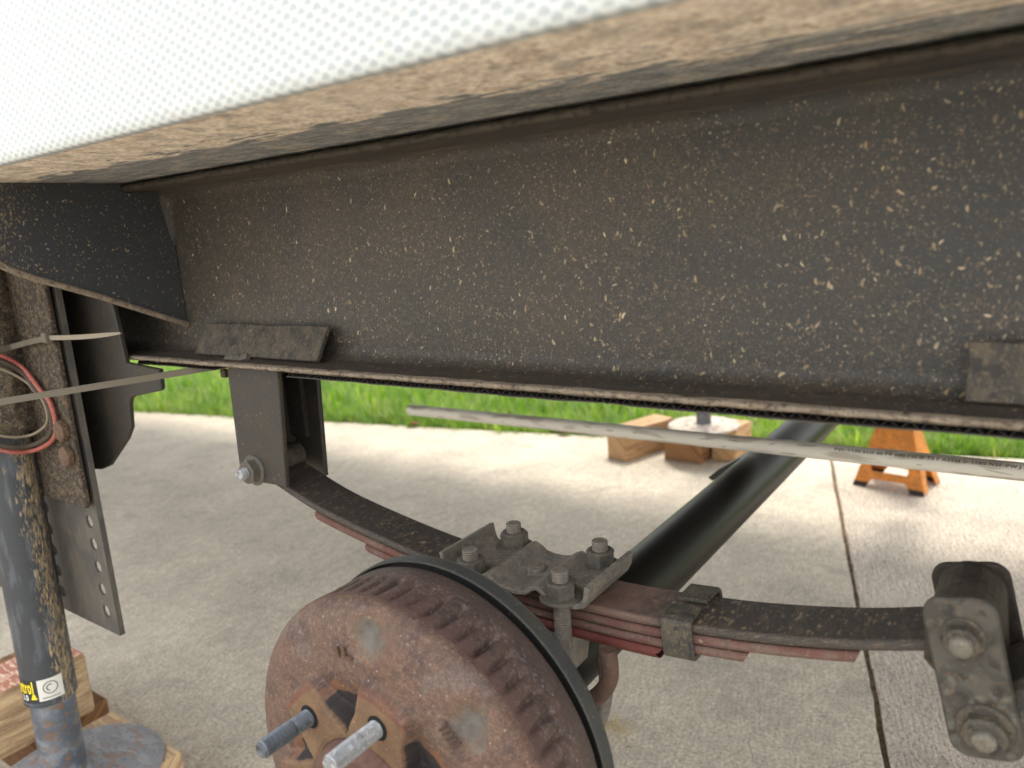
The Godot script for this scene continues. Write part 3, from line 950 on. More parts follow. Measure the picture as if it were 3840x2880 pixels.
func trailer() -> void:
	var tr := thing("travel_trailer", "white sided trailer on a mud spattered black steel frame, filling the top", "trailer")
	# frame rail: the front half as separate strips so that the lips carry their own dirt
	var prof := i_beam(-0.43)
	var x0 := -4.2
	var x1 := 2.6
	var mb := MB.new()
	var p := []
	var uvs := []
	var run := 0.0
	for i in range(1, prof.size() - 1):
		var q := prof[prof.size() - 1 - i]
		if i > 1: run += q.distance_to(prof[prof.size() - i])
		var line := PackedVector3Array()
		var ul := PackedVector2Array()
		for j in 19:
			var x := lerpf(x0, x1, j / 18.0)
			line.append(Vector3(x, q.y, q.x))
			ul.append(Vector2((x + 0.9) / 1.05, run / 0.232))
		p.append(line); uvs.append(ul)
	mb.grid(p, uvs, false, false)
	# back of the rail
	var back := MB.new()
	back.box(Vector3(x0, 0.6003, -0.478), Vector3(x1, 0.6033, -0.4301), 0.0005)
	back.box(Vector3(x0, 0.757, -0.478), Vector3(x1, 0.763, -0.4301), 0.0005)
	back.box(Vector3(x0, 0.6036, -0.433), Vector3(x1, 0.7565, -0.4275), 0.0)
	var rail := obj("frame_rail", mb, M.web, tr)
	obj("rear_flange", back, M.black, rail)
	# lips, slightly ragged with rust scale
	var f := FastNoiseLite.new()
	f.seed = 21
	f.frequency = 60.0
	for yy in [[0.6002, 0.6036, "lower_lip"], [0.7580, 0.7632, "upper_lip"]]:
		var lip := MB.new()
		var rows := []
		var ru := []
		for k in 5:
			var line := PackedVector3Array()
			var ul := PackedVector2Array()
			for j in 721:
				var x := lerpf(x0, x1, j / 720.0)
				var s := k / 4.0
				var y := lerpf(yy[0], yy[1], clampf((s - 0.25) * 2.0, 0, 1)) + f.get_noise_2d(x, s * 0.1) * 0.0008
				var z: float = -0.381 - (0.006 if k == 0 or k == 4 else 0.0) + f.get_noise_2d(x, 3.0 + s * 0.05) * 0.0007
				line.append(Vector3(x, y, z)); ul.append(Vector2(x, s))
			rows.append(line); ru.append(ul)
		lip.grid(rows, ru, false, true)
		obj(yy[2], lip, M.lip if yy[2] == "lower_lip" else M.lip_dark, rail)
	# plates leaning in the lower fillet
	var pad := MB.new()
	pad.prism(pv([-0.655, 0.0, -0.484, 0.0, -0.484, 0.0305, -0.52, 0.0312, -0.56, 0.0302, -0.6, 0.0313, -0.655, 0.0305]), Transform3D(Basis(Vector3.RIGHT, deg_to_rad(-31.0)), Vector3(0, 0.6042, -0.4035)), 0.0, 0.0045, 0.0008)
	var stiff := obj("backing_plate", pad, M.tab, rail)
	for s in [[-0.638, -0.612, 0.629, -0.4185], [-0.575, -0.54, 0.629, -0.4185], [-0.603, -0.575, 0.605, -0.3985]]:
		var weld := MB.new()
		for k in 8: weld.lathe(pv([0.0034, -0.002, 0.003, 0.0018, 0, 0.0026]), along(Vector3(lerpf(s[0], s[1], k / 7.0), s[2] + rng.randfn(0, 0.0006), s[3]), Vector3(0, 0.6, 1)), 9)
		obj("weld_bead", weld, M.dusty_dark, stiff)
	var pad2 := MB.new()
	pad2.prism(pv([-0.032, 0.0, 0.14, 0.0, 0.14, 0.029, -0.032, 0.029]), Transform3D(Basis(Vector3.RIGHT, deg_to_rad(-12.0)), Vector3(0, 0.6042, -0.4125)), 0.0, 0.0045, 0.0008)
	obj("backing_plate", pad2, M.tab, rail)
	# outrigger plate across the left, bottom edge rolled
	var plate := pv([-0.236, 0.7650, -0.236, 0.7195, -0.2505, 0.7135, -0.262, 0.7055, -0.275, 0.696, -0.293, 0.687, -0.342, 0.667, -0.4245, 0.6295, -0.4245, 0.704, -0.4205, 0.716, -0.4165, 0.742, -0.4150, 0.7575, -0.3795, 0.7575, -0.3795, 0.7650])
	var og := MB.new()
	og.prism(plate, side_frame(Vector3(-0.70, 0, 0)), 0.0, 0.004, 0.0006)
	for i in og.uv.size(): og.uv[i] = Vector2((-0.236 - og.v[i].z) / 0.19, (0.7655 - og.v[i].y) / 0.19)
	var outrigger := obj("outrigger", og, M.gusset, tr)
	var roll := MB.new()
	var rp := p3([-0.7, 0.7195, -0.236, -0.7, 0.7135, -0.2505, -0.7, 0.7055, -0.262, -0.7, 0.696, -0.275, -0.7, 0.687, -0.293, -0.7, 0.667, -0.342, -0.7, 0.6295, -0.4243])
	roll.tube(rp, 0.0028, 10)
	obj("rolled_edge", roll, M.lip, outrigger)
	# second outrigger plate behind it, closing the bay
	var og2 := MB.new()
	og2.prism(pv([-0.236, 0.7655, -0.236, 0.69, -0.4245, 0.61, -0.4245, 0.7655]), side_frame(Vector3(-0.985, 0, 0)), 0.0, 0.004, 0.0006)
	obj("outrigger", og2, M.black, tr)
	# black gusset that hangs below the rail behind the jack
	var hang := MB.new()
	hang.prism(pv([-0.95, 0.70, -0.95, 0.475, -0.852, 0.4745, -0.825, 0.4775, -0.805, 0.4845, -0.759, 0.5185, -0.7475, 0.531, -0.7425, 0.556, -0.739, 0.5615, -0.733, 0.5645, -0.683, 0.5735, -0.679, 0.5755, -0.677, 0.5945, -0.735, 0.5985, -0.742, 0.66, -0.745, 0.70]), Transform3D(), -0.3795, -0.3745, 0.0008)
	obj("gusset", hang, M.steel, tr)
	# underside of the floor
	var un := MB.new()
	var rows := []
	var ru := []
	for i in 9:
		var z := lerpf(-0.236, -0.47, i / 8.0)
		var line := PackedVector3Array()
		var ul := PackedVector2Array()
		for j in 31:
			var x := lerpf(-4.2, 2.6, j / 30.0)
			line.append(Vector3(x, 0.7658, z)); ul.append(Vector2((x + 0.95) / 1.15, (-0.236 - z) / 0.15 * 0.98))
		rows.append(line); ru.append(ul)
	un.grid(rows, ru, false, true)
	un.quad(Vector3(-4.2, 0.774, -0.236), Vector3(2.6, 0.774, -0.236), Vector3(2.6, 0.774, -0.47), Vector3(-4.2, 0.774, -0.47), Vector3.UP)
	M.under.texture_repeat = false
	obj("floor_underside", un, M.under, tr)
	var fl := MB.new()
	fl.box(Vector3(-4.2, 0.7745, -1.985), Vector3(2.6, 0.80, -0.2345), 0.001)
	obj("floor", fl, M.black, tr)
	# dimpled wall, its lower edge turned in
	var wl := MB.new()
	rows = []
	ru = []
	var sec := [Vector2(-0.2395, 0.7652), Vector2(-0.2352, 0.7650), Vector2(-0.2330, 0.7664), Vector2(-0.2320, 0.772), Vector2(-0.2320, 0.80), Vector2(-0.2320, 1.3), Vector2(-0.2320, 2.6)]
	for q in sec:
		var line := PackedVector3Array()
		var ul := PackedVector2Array()
		for j in 13:
			var x := lerpf(-4.2, 2.6, j / 12.0)
			line.append(Vector3(x, q.y, q.x)); ul.append(Vector2(x, q.y))
		rows.append(line); ru.append(ul)
	wl.grid(rows, ru, false, false)
	wl.quad(Vector3(-4.2, 0.8, -0.2342), Vector3(2.6, 0.8, -0.2342), Vector3(2.6, 2.6, -0.2342), Vector3(-4.2, 2.6, -0.2342), Vector3.FORWARD)
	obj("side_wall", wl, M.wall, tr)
	var shell := MB.new()
	shell.box(Vector3(-4.2, 0.8005, -1.985), Vector3(-4.17, 2.6, -0.2345), 0.001)
	obj("end_wall", shell, M.white, tr)
	shell = MB.new()
	shell.box(Vector3(2.57, 0.8005, -1.985), Vector3(2.6, 2.6, -0.2345), 0.001)
	obj("end_wall", shell, M.white, tr)
	var fw := MB.new()
	fw.box(Vector3(-4.2, 0.7745, -2.01), Vector3(2.6, 2.6, -1.986), 0.001)
	obj("far_wall", fw, M.white, tr)
	var roof := MB.new()
	roof.box(Vector3(-4.21, 2.601, -2.015), Vector3(2.61, 2.64, -0.228), 0.004)
	obj("roof", roof, M.white, tr)
	# spring hanger: a channel open to the right
	var hg := MB.new()
	hg.prism(pv([-0.6085, 0.489, -0.543, 0.4915, -0.5345, 0.587, -0.535, 0.5965, -0.539, 0.5998, -0.599, 0.5998, -0.6035, 0.597, -0.6055, 0.591]), Transform3D(), -0.403, -0.398, 0.0009)
	hg.prism(pv([-0.6085, 0.480, -0.5635, 0.4795, -0.5565, 0.5998, -0.6055, 0.5998]), Transform3D(), -0.464, -0.459, 0.0009)
	hg.box(Vector3(-0.6055, 0.493, -0.459), Vector3(-0.6005, 0.5998, -0.403), 0.0)
	hg.box(Vector3(-0.6, 0.5955, -0.4588), Vector3(-0.558, 0.5998, -0.4032), 0.0)
	hg.box(Vector3(-0.6, 0.5180, -0.4588), Vector3(-0.578, 0.5950, -0.4540), 0.0)
	var hanger := obj("spring_hanger", hg, M.steel, tr)
	var hb := MB.new()
	hb.lathe(pv([0.0145, 0, 0.0145, 0.0012, 0.014, 0.0018, 0.009, 0.0018]), along(Vector3(-0.585, 0.5015, -0.398), Vector3.BACK), 28)
	add_nut(hb, along(Vector3(-0.585, 0.5015, -0.3962), Vector3.BACK), 0.0112, 0.0085, 0.3)
	obj("nut", hb, M.dusty_dark, hanger)
	var he := MB.new()
	add_thread(he, along(Vector3(-0.585, 0.5015, -0.3877), Vector3.BACK), 0.0058, -0.001, 0.0075)
	obj("bolt_end", he, M.bolt, hanger)
	sheet()


# corrugated plastic sheet under the frame: two liners and a fluted core that shows at the edge
func sheet() -> void:
	var sh := thing("corrugated_sheet", "dark corrugated sheet under the frame rail, its fluted cut edge showing", "plastic sheet")
	var f := FastNoiseLite.new()
	f.seed = 33
	f.frequency = 8.0
	for part in [[-0.503, 1.38, -0.3835], [-0.735, -0.6085, -0.3855], [-0.6085, -0.503, -0.472]]:
		var x0: float = part[0]
		var x1: float = part[1]
		var zf: float = part[2]
		for side in [[0.6000, 0.5995, "top_liner", 0.0], [0.5960, 0.5954, "bottom_liner", 50.0]]:
			var mb := MB.new()
			var cnt := int((x1 - x0) / 0.006)
			for i in cnt:
				var a := lerpf(x0, x1, float(i) / cnt)
				var b := lerpf(x0, x1, float(i + 1) / cnt)
				var za: float = zf + f.get_noise_1d(a * 2.5 + side[3]) * 0.0022
				var zb: float = zf + f.get_noise_1d(b * 2.5 + side[3]) * 0.0022
				var da := f.get_noise_1d(a * 1.5 + 300.0 + side[3]) * 0.0006
				var db := f.get_noise_1d(b * 1.5 + 300.0 + side[3]) * 0.0006
				var yt: float = side[0]
				var yb: float = side[1]
				mb.quad(Vector3(a, yt + da, za), Vector3(b, yt + db, zb), Vector3(b, yb + db, zb), Vector3(a, yb + da, za), Vector3.BACK)
				mb.quad(Vector3(a, yb + da, za), Vector3(b, yb + db, zb), Vector3(b, yb, zf - 0.02), Vector3(a, yb, zf - 0.02), Vector3.DOWN)
				mb.quad(Vector3(a, yt + da, za), Vector3(b, yt + db, zb), Vector3(b, yt, zf - 0.02), Vector3(a, yt, zf - 0.02), Vector3.UP)
			mb.box(Vector3(x0, side[1], -1.84), Vector3(x1, side[0], zf - 0.0201), 0.0)
			obj(side[2], mb, M.sheet_edge, sh)
		var core := MB.new()
		var pitch := 0.0086
		var x := x0
		while x < x1 - pitch:
			var zc := zf - 0.001 + f.get_noise_1d(x * 4.0 + 99.0) * 0.0022
			var k := f.get_noise_1d(x * 9.0 + 500.0) * 0.0012
			for s in [[x, 0.5961, x + pitch * 0.4 + k, 0.5994], [x + pitch * 0.4 + k, 0.5994, x + pitch * 0.55 + k, 0.5994], [x + pitch * 0.55 + k, 0.5994, x + pitch * 0.93, 0.5961], [x + pitch * 0.93, 0.5961, x + pitch, 0.5961]]:
				var d := Vector2(s[2] - s[0], s[3] - s[1]).normalized().orthogonal() * 0.0004
				core.quad(Vector3(s[0], s[1], zc), Vector3(s[2], s[3], zc), Vector3(s[2], s[3], -0.6), Vector3(s[0], s[1], -0.6), Vector3(d.x, d.y, 0))
				core.quad(Vector3(s[0], s[1], zc), Vector3(s[2], s[3], zc), Vector3(s[2] + d.x, s[3] + d.y, zc), Vector3(s[0] + d.x, s[1] + d.y, zc), Vector3.BACK)
				core.quad(Vector3(s[0] + d.x, s[1] + d.y, zc), Vector3(s[2] + d.x, s[3] + d.y, zc), Vector3(s[2] + d.x, s[3] + d.y, -0.6), Vector3(s[0] + d.x, s[1] + d.y, -0.6), Vector3(-d.x, -d.y, 0))
			x += pitch
		obj("fluted_core", core, M.flute, sh)


# ---------------------------------------------------------------- leaf spring
const LEAF_X := [-0.610, -0.574, -0.52, -0.452, -0.39, -0.33, -0.27, -0.23, -0.194, -0.138, -0.079, -0.04, -0.02]
const LEAF_Y := [0.4985, 0.4855, 0.468, 0.4545, 0.4455, 0.4412, 0.4402, 0.4410, 0.4432, 0.4492, 0.4602, 0.4710, 0.4772]
func leaf_y(x: float) -> float:      # underside of the main leaf (Catmull-Rom)
	var i := 0
	while i < LEAF_X.size() - 2 and x > LEAF_X[i + 1]: i += 1
	var xa: float = LEAF_X[i]
	var xb: float = LEAF_X[i + 1]
	var t := clampf((x - xa) / (xb - xa), 0.0, 1.0)
	var y0: float = LEAF_Y[maxi(i - 1, 0)]
	var y3: float = LEAF_Y[mini(i + 2, LEAF_Y.size() - 1)]
	var x0: float = LEAF_X[maxi(i - 1, 0)]
	var x3: float = LEAF_X[mini(i + 2, LEAF_X.size() - 1)]
	var m1: float = (LEAF_Y[i + 1] - y0) / maxf(xb - x0, 1e-5) * (xb - xa)
	var m2: float = (y3 - LEAF_Y[i]) / maxf(x3 - xa, 1e-5) * (xb - xa)
	var t2 := t * t
	var t3 := t2 * t
	return (2 * t3 - 3 * t2 + 1) * LEAF_Y[i] + (t3 - 2 * t2 + t) * m1 + (-2 * t3 + 3 * t2) * LEAF_Y[i + 1] + (t3 - t2) * m2


func leaf(mb: MB, xa: float, xb: float, drop: float, thick: float, clip := 0.0, spread := 0.0) -> void:
	var rows := []
	var ru := []
	var steps := 64
	var z0 := -0.452
	var z1 := -0.408
	var r := thick * 0.42
	var ring := [Vector2(z0 + r, 0), Vector2(z1 - r, 0), Vector2(z1 - r * 0.3, r * 0.3), Vector2(z1, r), Vector2(z1, thick - r), Vector2(z1 - r * 0.3, thick - r * 0.3), Vector2(z1 - r, thick), Vector2(z0 + r, thick), Vector2(z0, thick - r), Vector2(z0, r), Vector2(z0 + r, 0)]
	for i in steps + 1:
		var x := lerpf(xa, xb, float(i) / steps)
		var line := PackedVector3Array()
		var ul := PackedVector2Array()
		var gap := spread * pow(absf(x + 0.302) / 0.22, 2.0)
		for k in ring.size():
			var q: Vector2 = ring[k]
			var xx := x
			if clip > 0.0 and (i == 0 or i == steps): xx += (1.0 - q.y / thick) * clip * (1 if i == 0 else -1)
			var slope := (leaf_y(xx + 0.002) - leaf_y(xx - 0.002)) / 0.004
			line.append(Vector3(xx - slope * (q.y - drop) * 0.9, leaf_y(xx) + q.y - drop - gap, q.x))
			ul.append(Vector2((xx + 0.65) / 0.7, k / 10.0))
		rows.append(line); ru.append(ul)
	mb.grid(rows, ru, false, true)
	for e in [0, steps]:
		var c := Vector3.ZERO
		for q in ring.size() - 1: c += rows[e][q] / (ring.size() - 1.0)
		for k in ring.size() - 1: mb.tri(c, rows[e][k], rows[e][k + 1], Vector3(-1 if e == 0 else 1, 0, 0))


func spring() -> void:
	var sp := thing("leaf_spring", "four leaf steel spring, dark top leaf over red ones, bowed under the rail", "leaf spring")
	var mb := MB.new()
	leaf(mb, -0.606, -0.03, 0.0, 0.0068)
	var main := obj("leaf", mb, M.leaf_top, sp)
	for e in [[-0.591, 0.5005, 0.0125], [-0.0265, 0.4905, 0.012]]:
		var eye := MB.new()
		eye.lathe(pv([0.0085, 0.022, 0.0085, -0.022, e[2], -0.022, e[2], 0.022, 0.0085, 0.022]), along(Vector3(e[0], e[1], -0.43), Vector3.BACK), 28)
		obj("spring_eye", eye, M.tab, main)
	mb = MB.new()
	leaf(mb, -0.522, -0.0755, 0.0071, 0.0066, 0.004)
	tag(obj("leaf", mb, M.leaf_red, sp), "dusty red second leaf", "")
	mb = MB.new()
	leaf(mb, -0.461, -0.138, 0.0139, 0.0064, 0.004)
	tag(obj("leaf", mb, M.leaf_red, sp), "dusty red third leaf", "")
	mb = MB.new()
	leaf(mb, -0.407, -0.193, 0.0222, 0.0080, 0.010)
	tag(obj("leaf", mb, M.leaf_bright, sp), "bright red short bottom leaf", "")
	# clip strapped round the leaves
	mb = MB.new()
	var zf := -0.4045
	var y0 := leaf_y(-0.18) - 0.0152
	var y1 := leaf_y(-0.18) + 0.0072
	var sec := pv([-0.462, y0 - 0.001, -0.4565, y0 - 0.003, zf - 0.004, y0 - 0.003, zf - 0.001, y0 - 0.001, zf, y0 + 0.002, zf, y1 - 0.001, zf - 0.0015, y1 + 0.002, zf - 0.005, y1 + 0.0032, -0.4245, y1 + 0.0036, -0.4245, y1 + 0.0006, zf - 0.005, y1 + 0.0004, zf - 0.0028, y1 - 0.002, zf - 0.0028, y0 + 0.001, -0.4572, y0 + 0.001, -0.4572, y1 - 0.002, -0.4552, y1 + 0.0004, -0.437, y1 + 0.0008, -0.434, y1 + 0.0014, -0.434, y1 + 0.004, -0.456, y1 + 0.0034, -0.4592, y1 + 0.001, -0.46, y1 - 0.002])
	mb.prism(sec, Transform3D(Basis(Vector3.BACK, Vector3.UP, Vector3.LEFT).rotated(Vector3.BACK, deg_to_rad(5.0)), Vector3(-0.18, 0, 0) + Vector3(0.03775, 0.0016, 0)), -0.0105, 0.0105, 0.0008)
	obj("rebound_clip", mb, M.tab, sp)
	# shackle at the right
	var sk := thing("spring_shackle", "corroded grey shackle with two bolt heads at the right end of the spring", "shackle")
	for z in [[-0.4005, -0.3955], [-0.4605, -0.4555]]:
		var lk := MB.new()
		var poly := PackedVector2Array()
		var a := Vector2(-0.027, 0.4935)
		var b := Vector2(-0.016, 0.4430)
		var dirn := (b - a).angle()
		var wide := 0.0 if z[0] > -0.42 else 0.003
		for q in [[a, 1.0], [b, -1.0]]:
			for e in 2:
				var c0: Vector2 = q[0] + Vector2.from_angle(dirn + PI / 2 * (1.0 if (e == 0) == (q[1] > 0) else -1.0)) * (0.0070 + wide) + Vector2.from_angle(dirn) * -q[1] * 0.0072
				for i in 7: poly.append(c0 + Vector2.from_angle(dirn + (PI / 2 if q[1] > 0 else -PI / 2) + PI / 2 * e + PI / 2 * i / 6.0) * 0.0092)
		lk.prism(poly, Transform3D(Basis(), Vector3(0, 0.0 if z[0] > -0.42 else -0.007, 0)), z[0], z[1], 0.0011)
		obj("link", lk, M.shackle if z[0] > -0.42 else M.shackle_dark, sk)
	var blk := MB.new()
	var arch := PackedVector2Array()
	for i in 13: arch.append(Vector2(-0.0272, 0.4885) + Vector2.from_angle(PI * i / 12.0) * Vector2(0.0165, 0.0175))
	arch.append(Vector2(-0.0437, 0.470)); arch.append(Vector2(-0.030, 0.455)); arch.append(Vector2(-0.008, 0.455))
	blk.prism(arch, Transform3D(), -0.4553, -0.4007, 0.002)
	obj("bushing_block", blk, M.shackle_dark, sk)
	for q in [[-0.0265, 0.4905, 0.0082], [-0.0150, 0.4440, 0.0104]]:
		var bo := MB.new()
		var xf := along(Vector3(q[0], q[1], -0.3955), Vector3.BACK)
		bo.lathe(pv([q[2] * 1.25, 0, q[2] * 1.25, 0.0012, q[2] * 1.18, 0.0019, q[2] * 0.8, 0.0019]), xf, 28)
		add_nut(bo, xf * Transform3D(Basis(), Vector3(0, 0, 0.0018)), q[2], 0.0075, 0.2)
		var bolt := obj("shackle_nut", bo, M.tab, sk)
		var en := MB.new()
		en.lathe(pv([0.0056, 0.009, 0.0056, 0.0112, 0.0048, 0.0126, 0.003, 0.0133, 0, 0.0135]), xf, 20)
		en.lathe(pv([0.0058, -0.06, 0.0058, -0.001]), xf, 16)
		obj("bolt_end", en, M.dusty_light, bolt)
	var eq := thing("equalizer", "dark cast equalizer bar behind the shackle at the right edge", "suspension bar")
	var em := MB.new()
	em.prism(pv([-0.03, 0.437, -0.02, 0.43, -0.002, 0.434, 0.03, 0.452, 0.06, 0.462, 0.12, 0.462, 0.12, 0.50, 0.07, 0.505, 0.03, 0.494, 0.004, 0.474, -0.01, 0.461, -0.026, 0.456]), Transform3D(), -0.452, -0.405, 0.003)
	obj("bar", em, M.dusty_dark, eq)
	var ec := MB.new()
	ec.lathe(pv([0.0, 0.0, 0.016, 0.0, 0.019, 0.003, 0.019, 0.012, 0.016, 0.016, 0.006, 0.0175, 0, 0.018]), along(Vector3(0.019, 0.476, -0.402), Vector3.BACK), 28)
	obj("pivot_boss", ec, M.dusty, eq)


func axle() -> void:
	var ax := thing("axle", "black tubular trailer axle running back from the spring to the far side", "axle")
	var mb := MB.new()
	var pr := PackedVector2Array()
	pr.append(Vector2(0.0, -1.72)); pr.append(Vector2(0.030, -1.72))
	pr.append(Vector2(0.030, 0.02)); pr.append(Vector2(0.029, 0.022)); pr.append(Vector2(0, 0.022))
	mb.lathe(pv([0.0, -1.52, 0.0298, -1.52, 0.0298, 0.045, 0.024, 0.06, 0.024, 0.1, 0.0, 0.1]), along(Vector3(-0.306, 0.361, -0.43), Vector3.BACK), 56)
	obj("axle_tube", mb, M.axle, ax)
	var seat := MB.new()
	seat.prism(pv([-0.336, 0.4175, -0.276, 0.4175, -0.272, 0.410, -0.278, 0.372, -0.285, 0.372, -0.288, 0.389, -0.306, 0.3935, -0.324, 0.389, -0.327, 0.372, -0.334, 0.372, -0.340, 0.410]), Transform3D(), -0.458, -0.402, 0.001)
	obj("spring_seat", seat, M.dusty, ax)
	# brake backing plate with a turned lip
	var bp := MB.new()
	bp.lathe(pv([0.03, -0.013, 0.1165, -0.010, 0.1200, -0.0088, 0.1214, -0.0060, 0.1214, 0.0026, 0.1210, 0.0034, 0.1202, 0.0034, 0.1198, 0.0026, 0.1198, -0.0055, 0.1184, -0.0072, 0.1165, -0.0082, 0.03, -0.0082]), along(Vector3(-0.3135, 0.3735, -0.3340), Vector3.BACK), 128)
	obj("backing_plate", bp, M.backing, ax)
	var lever := MB.new()
	lever.tube(smooth_path(p3([-0.222, 0.43, -0.39, -0.221, 0.41, -0.389, -0.232, 0.393, -0.388, -0.25, 0.384, -0.388, -0.27, 0.38, -0.388])), 0.0058, 12)
	obj("brake_hose", lever, M.hose, ax)
	# side bracket on the tube, far along
	var br := MB.new()
	br.prism(pv([-0.322, 0.378, -0.34, 0.371, -0.372, 0.349, -0.386, 0.336, -0.381, 0.332, -0.352, 0.342, -0.326, 0.344]), Transform3D(), -1.012, -0.988, 0.001)
	obj("bracket", br, M.black, ax)
	# tie plate: two ridges, upturned ends
	var tp := MB.new()
	var top := []
	var prof := [[-0.363, 0.4665], [-0.3615, 0.458], [-0.3595, 0.4535], [-0.355, 0.4518], [-0.340, 0.4515], [-0.332, 0.4525], [-0.327, 0.4565], [-0.322, 0.4585], [-0.317, 0.4565], [-0.312, 0.4528], [-0.305, 0.4515], [-0.297, 0.4515], [-0.290, 0.4528], [-0.285, 0.4565], [-0.280, 0.4585], [-0.275, 0.4565], [-0.270, 0.4525], [-0.262, 0.4515], [-0.249, 0.4518], [-0.2445, 0.4535], [-0.2425, 0.458], [-0.241, 0.4665]]
	var poly := PackedVector2Array()
	for q in prof: poly.append(Vector2(q[0], q[1]))
	var th := 0.0036
	for i in range(prof.size() - 1, -1, -1):
		var a := poly[maxi(i - 1, 0)]
		var b := poly[mini(i + 1, prof.size() - 1)]
		var d := (b - a).normalized()
		poly.append(poly[i] + Vector2(-d.y, d.x) * th * -1.0)
	tp.prism(poly, Transform3D(), -0.4615, -0.3955, 0.0008)
	var plate := obj("tie_plate", tp, M.dusty, ax)
	var head := MB.new()
	head.lathe(pv([0.0, -0.001, 0.0072, -0.001, 0.0072, 0.0016, 0.0062, 0.0024, 0.002, 0.0029, 0, 0.003]), along(Vector3(-0.302, 0.4515, -0.43), Vector3.UP), 24)
	obj("centre_bolt", head, M.dusty, plate)
	for x in [-0.341, -0.263]:
		var ub := MB.new()
		var path := PackedVector3Array()
		for k in 5: path.append(Vector3(x, 0.40 + 0.008 * (4 - k), -0.402))
		for k in 17:
			var a := PI * k / 16.0
			path.append(Vector3(x, 0.361 - sin(a) * 0.036, -0.43 + cos(a) * 0.028))
		for k in 5: path.append(Vector3(x, 0.40 + 0.008 * k, -0.458))
		ub.tube(path, 0.0057, 16, false)
		for z in [-0.402, -0.458]: add_thread(ub, along(Vector3(x, 0.4, z), Vector3.UP), 0.0060, 0.012, 0.0712)
		var u := obj("u_bolt", ub, M.dusty, ax)
		for z in [-0.402, -0.458]:
			var nu := MB.new()
			var xf := along(Vector3(x, 0.4514, z), Vector3.UP)
			nu.lathe(pv([0.0, 0, 0.0152, 0, 0.0152, 0.0007, 0.0140, 0.0018, 0.0095, 0.0024]), xf, 28)
			add_nut(nu, xf * Transform3D(Basis(), Vector3(0, 0, 0.002)), 0.0112, 0.0108, rng.randf())
			obj("nut", nu, M.dusty_dark, u)


func drum_z(r: float, deg: float) -> float:
	var z := 0.0
	if r < 0.0405: return -0.249
	if r < 0.044: return lerpf(-0.249, -0.270, (r - 0.0405) / 0.0035)
	if r < 0.083: z = lerpf(-0.2705, -0.2625, smoothstep(0.046, 0.083, r))
	elif r < 0.105: z = -0.2625 - 0.0047 * pow((r - 0.083) / 0.022, 1.4)
	else:
		var k := clampf((r - 0.105) / 0.0155, 0.0, 1.0)
		z = -0.2672 - 0.0045 * k - 0.0110 * (1.0 - sqrt(1.0 - k * k))
	var pad := pad_at(r, deg)
	var lift := smoothstep(-3.0, 1.2, pad) * (1.0 - smoothstep(0.0786, 0.0822, r))
	z = lerpf(z, -0.2555, lift)
	for q in [88.0, 44.0, -4.0]:
		var d := Vector2(r * cos(deg_to_rad(deg)), r * sin(deg_to_rad(deg))).distance_to(Vector2.from_angle(deg_to_rad(q)) * 0.105)
		z -= 0.0056 * (1.0 - smoothstep(0.002, 0.0165, d))
	return z


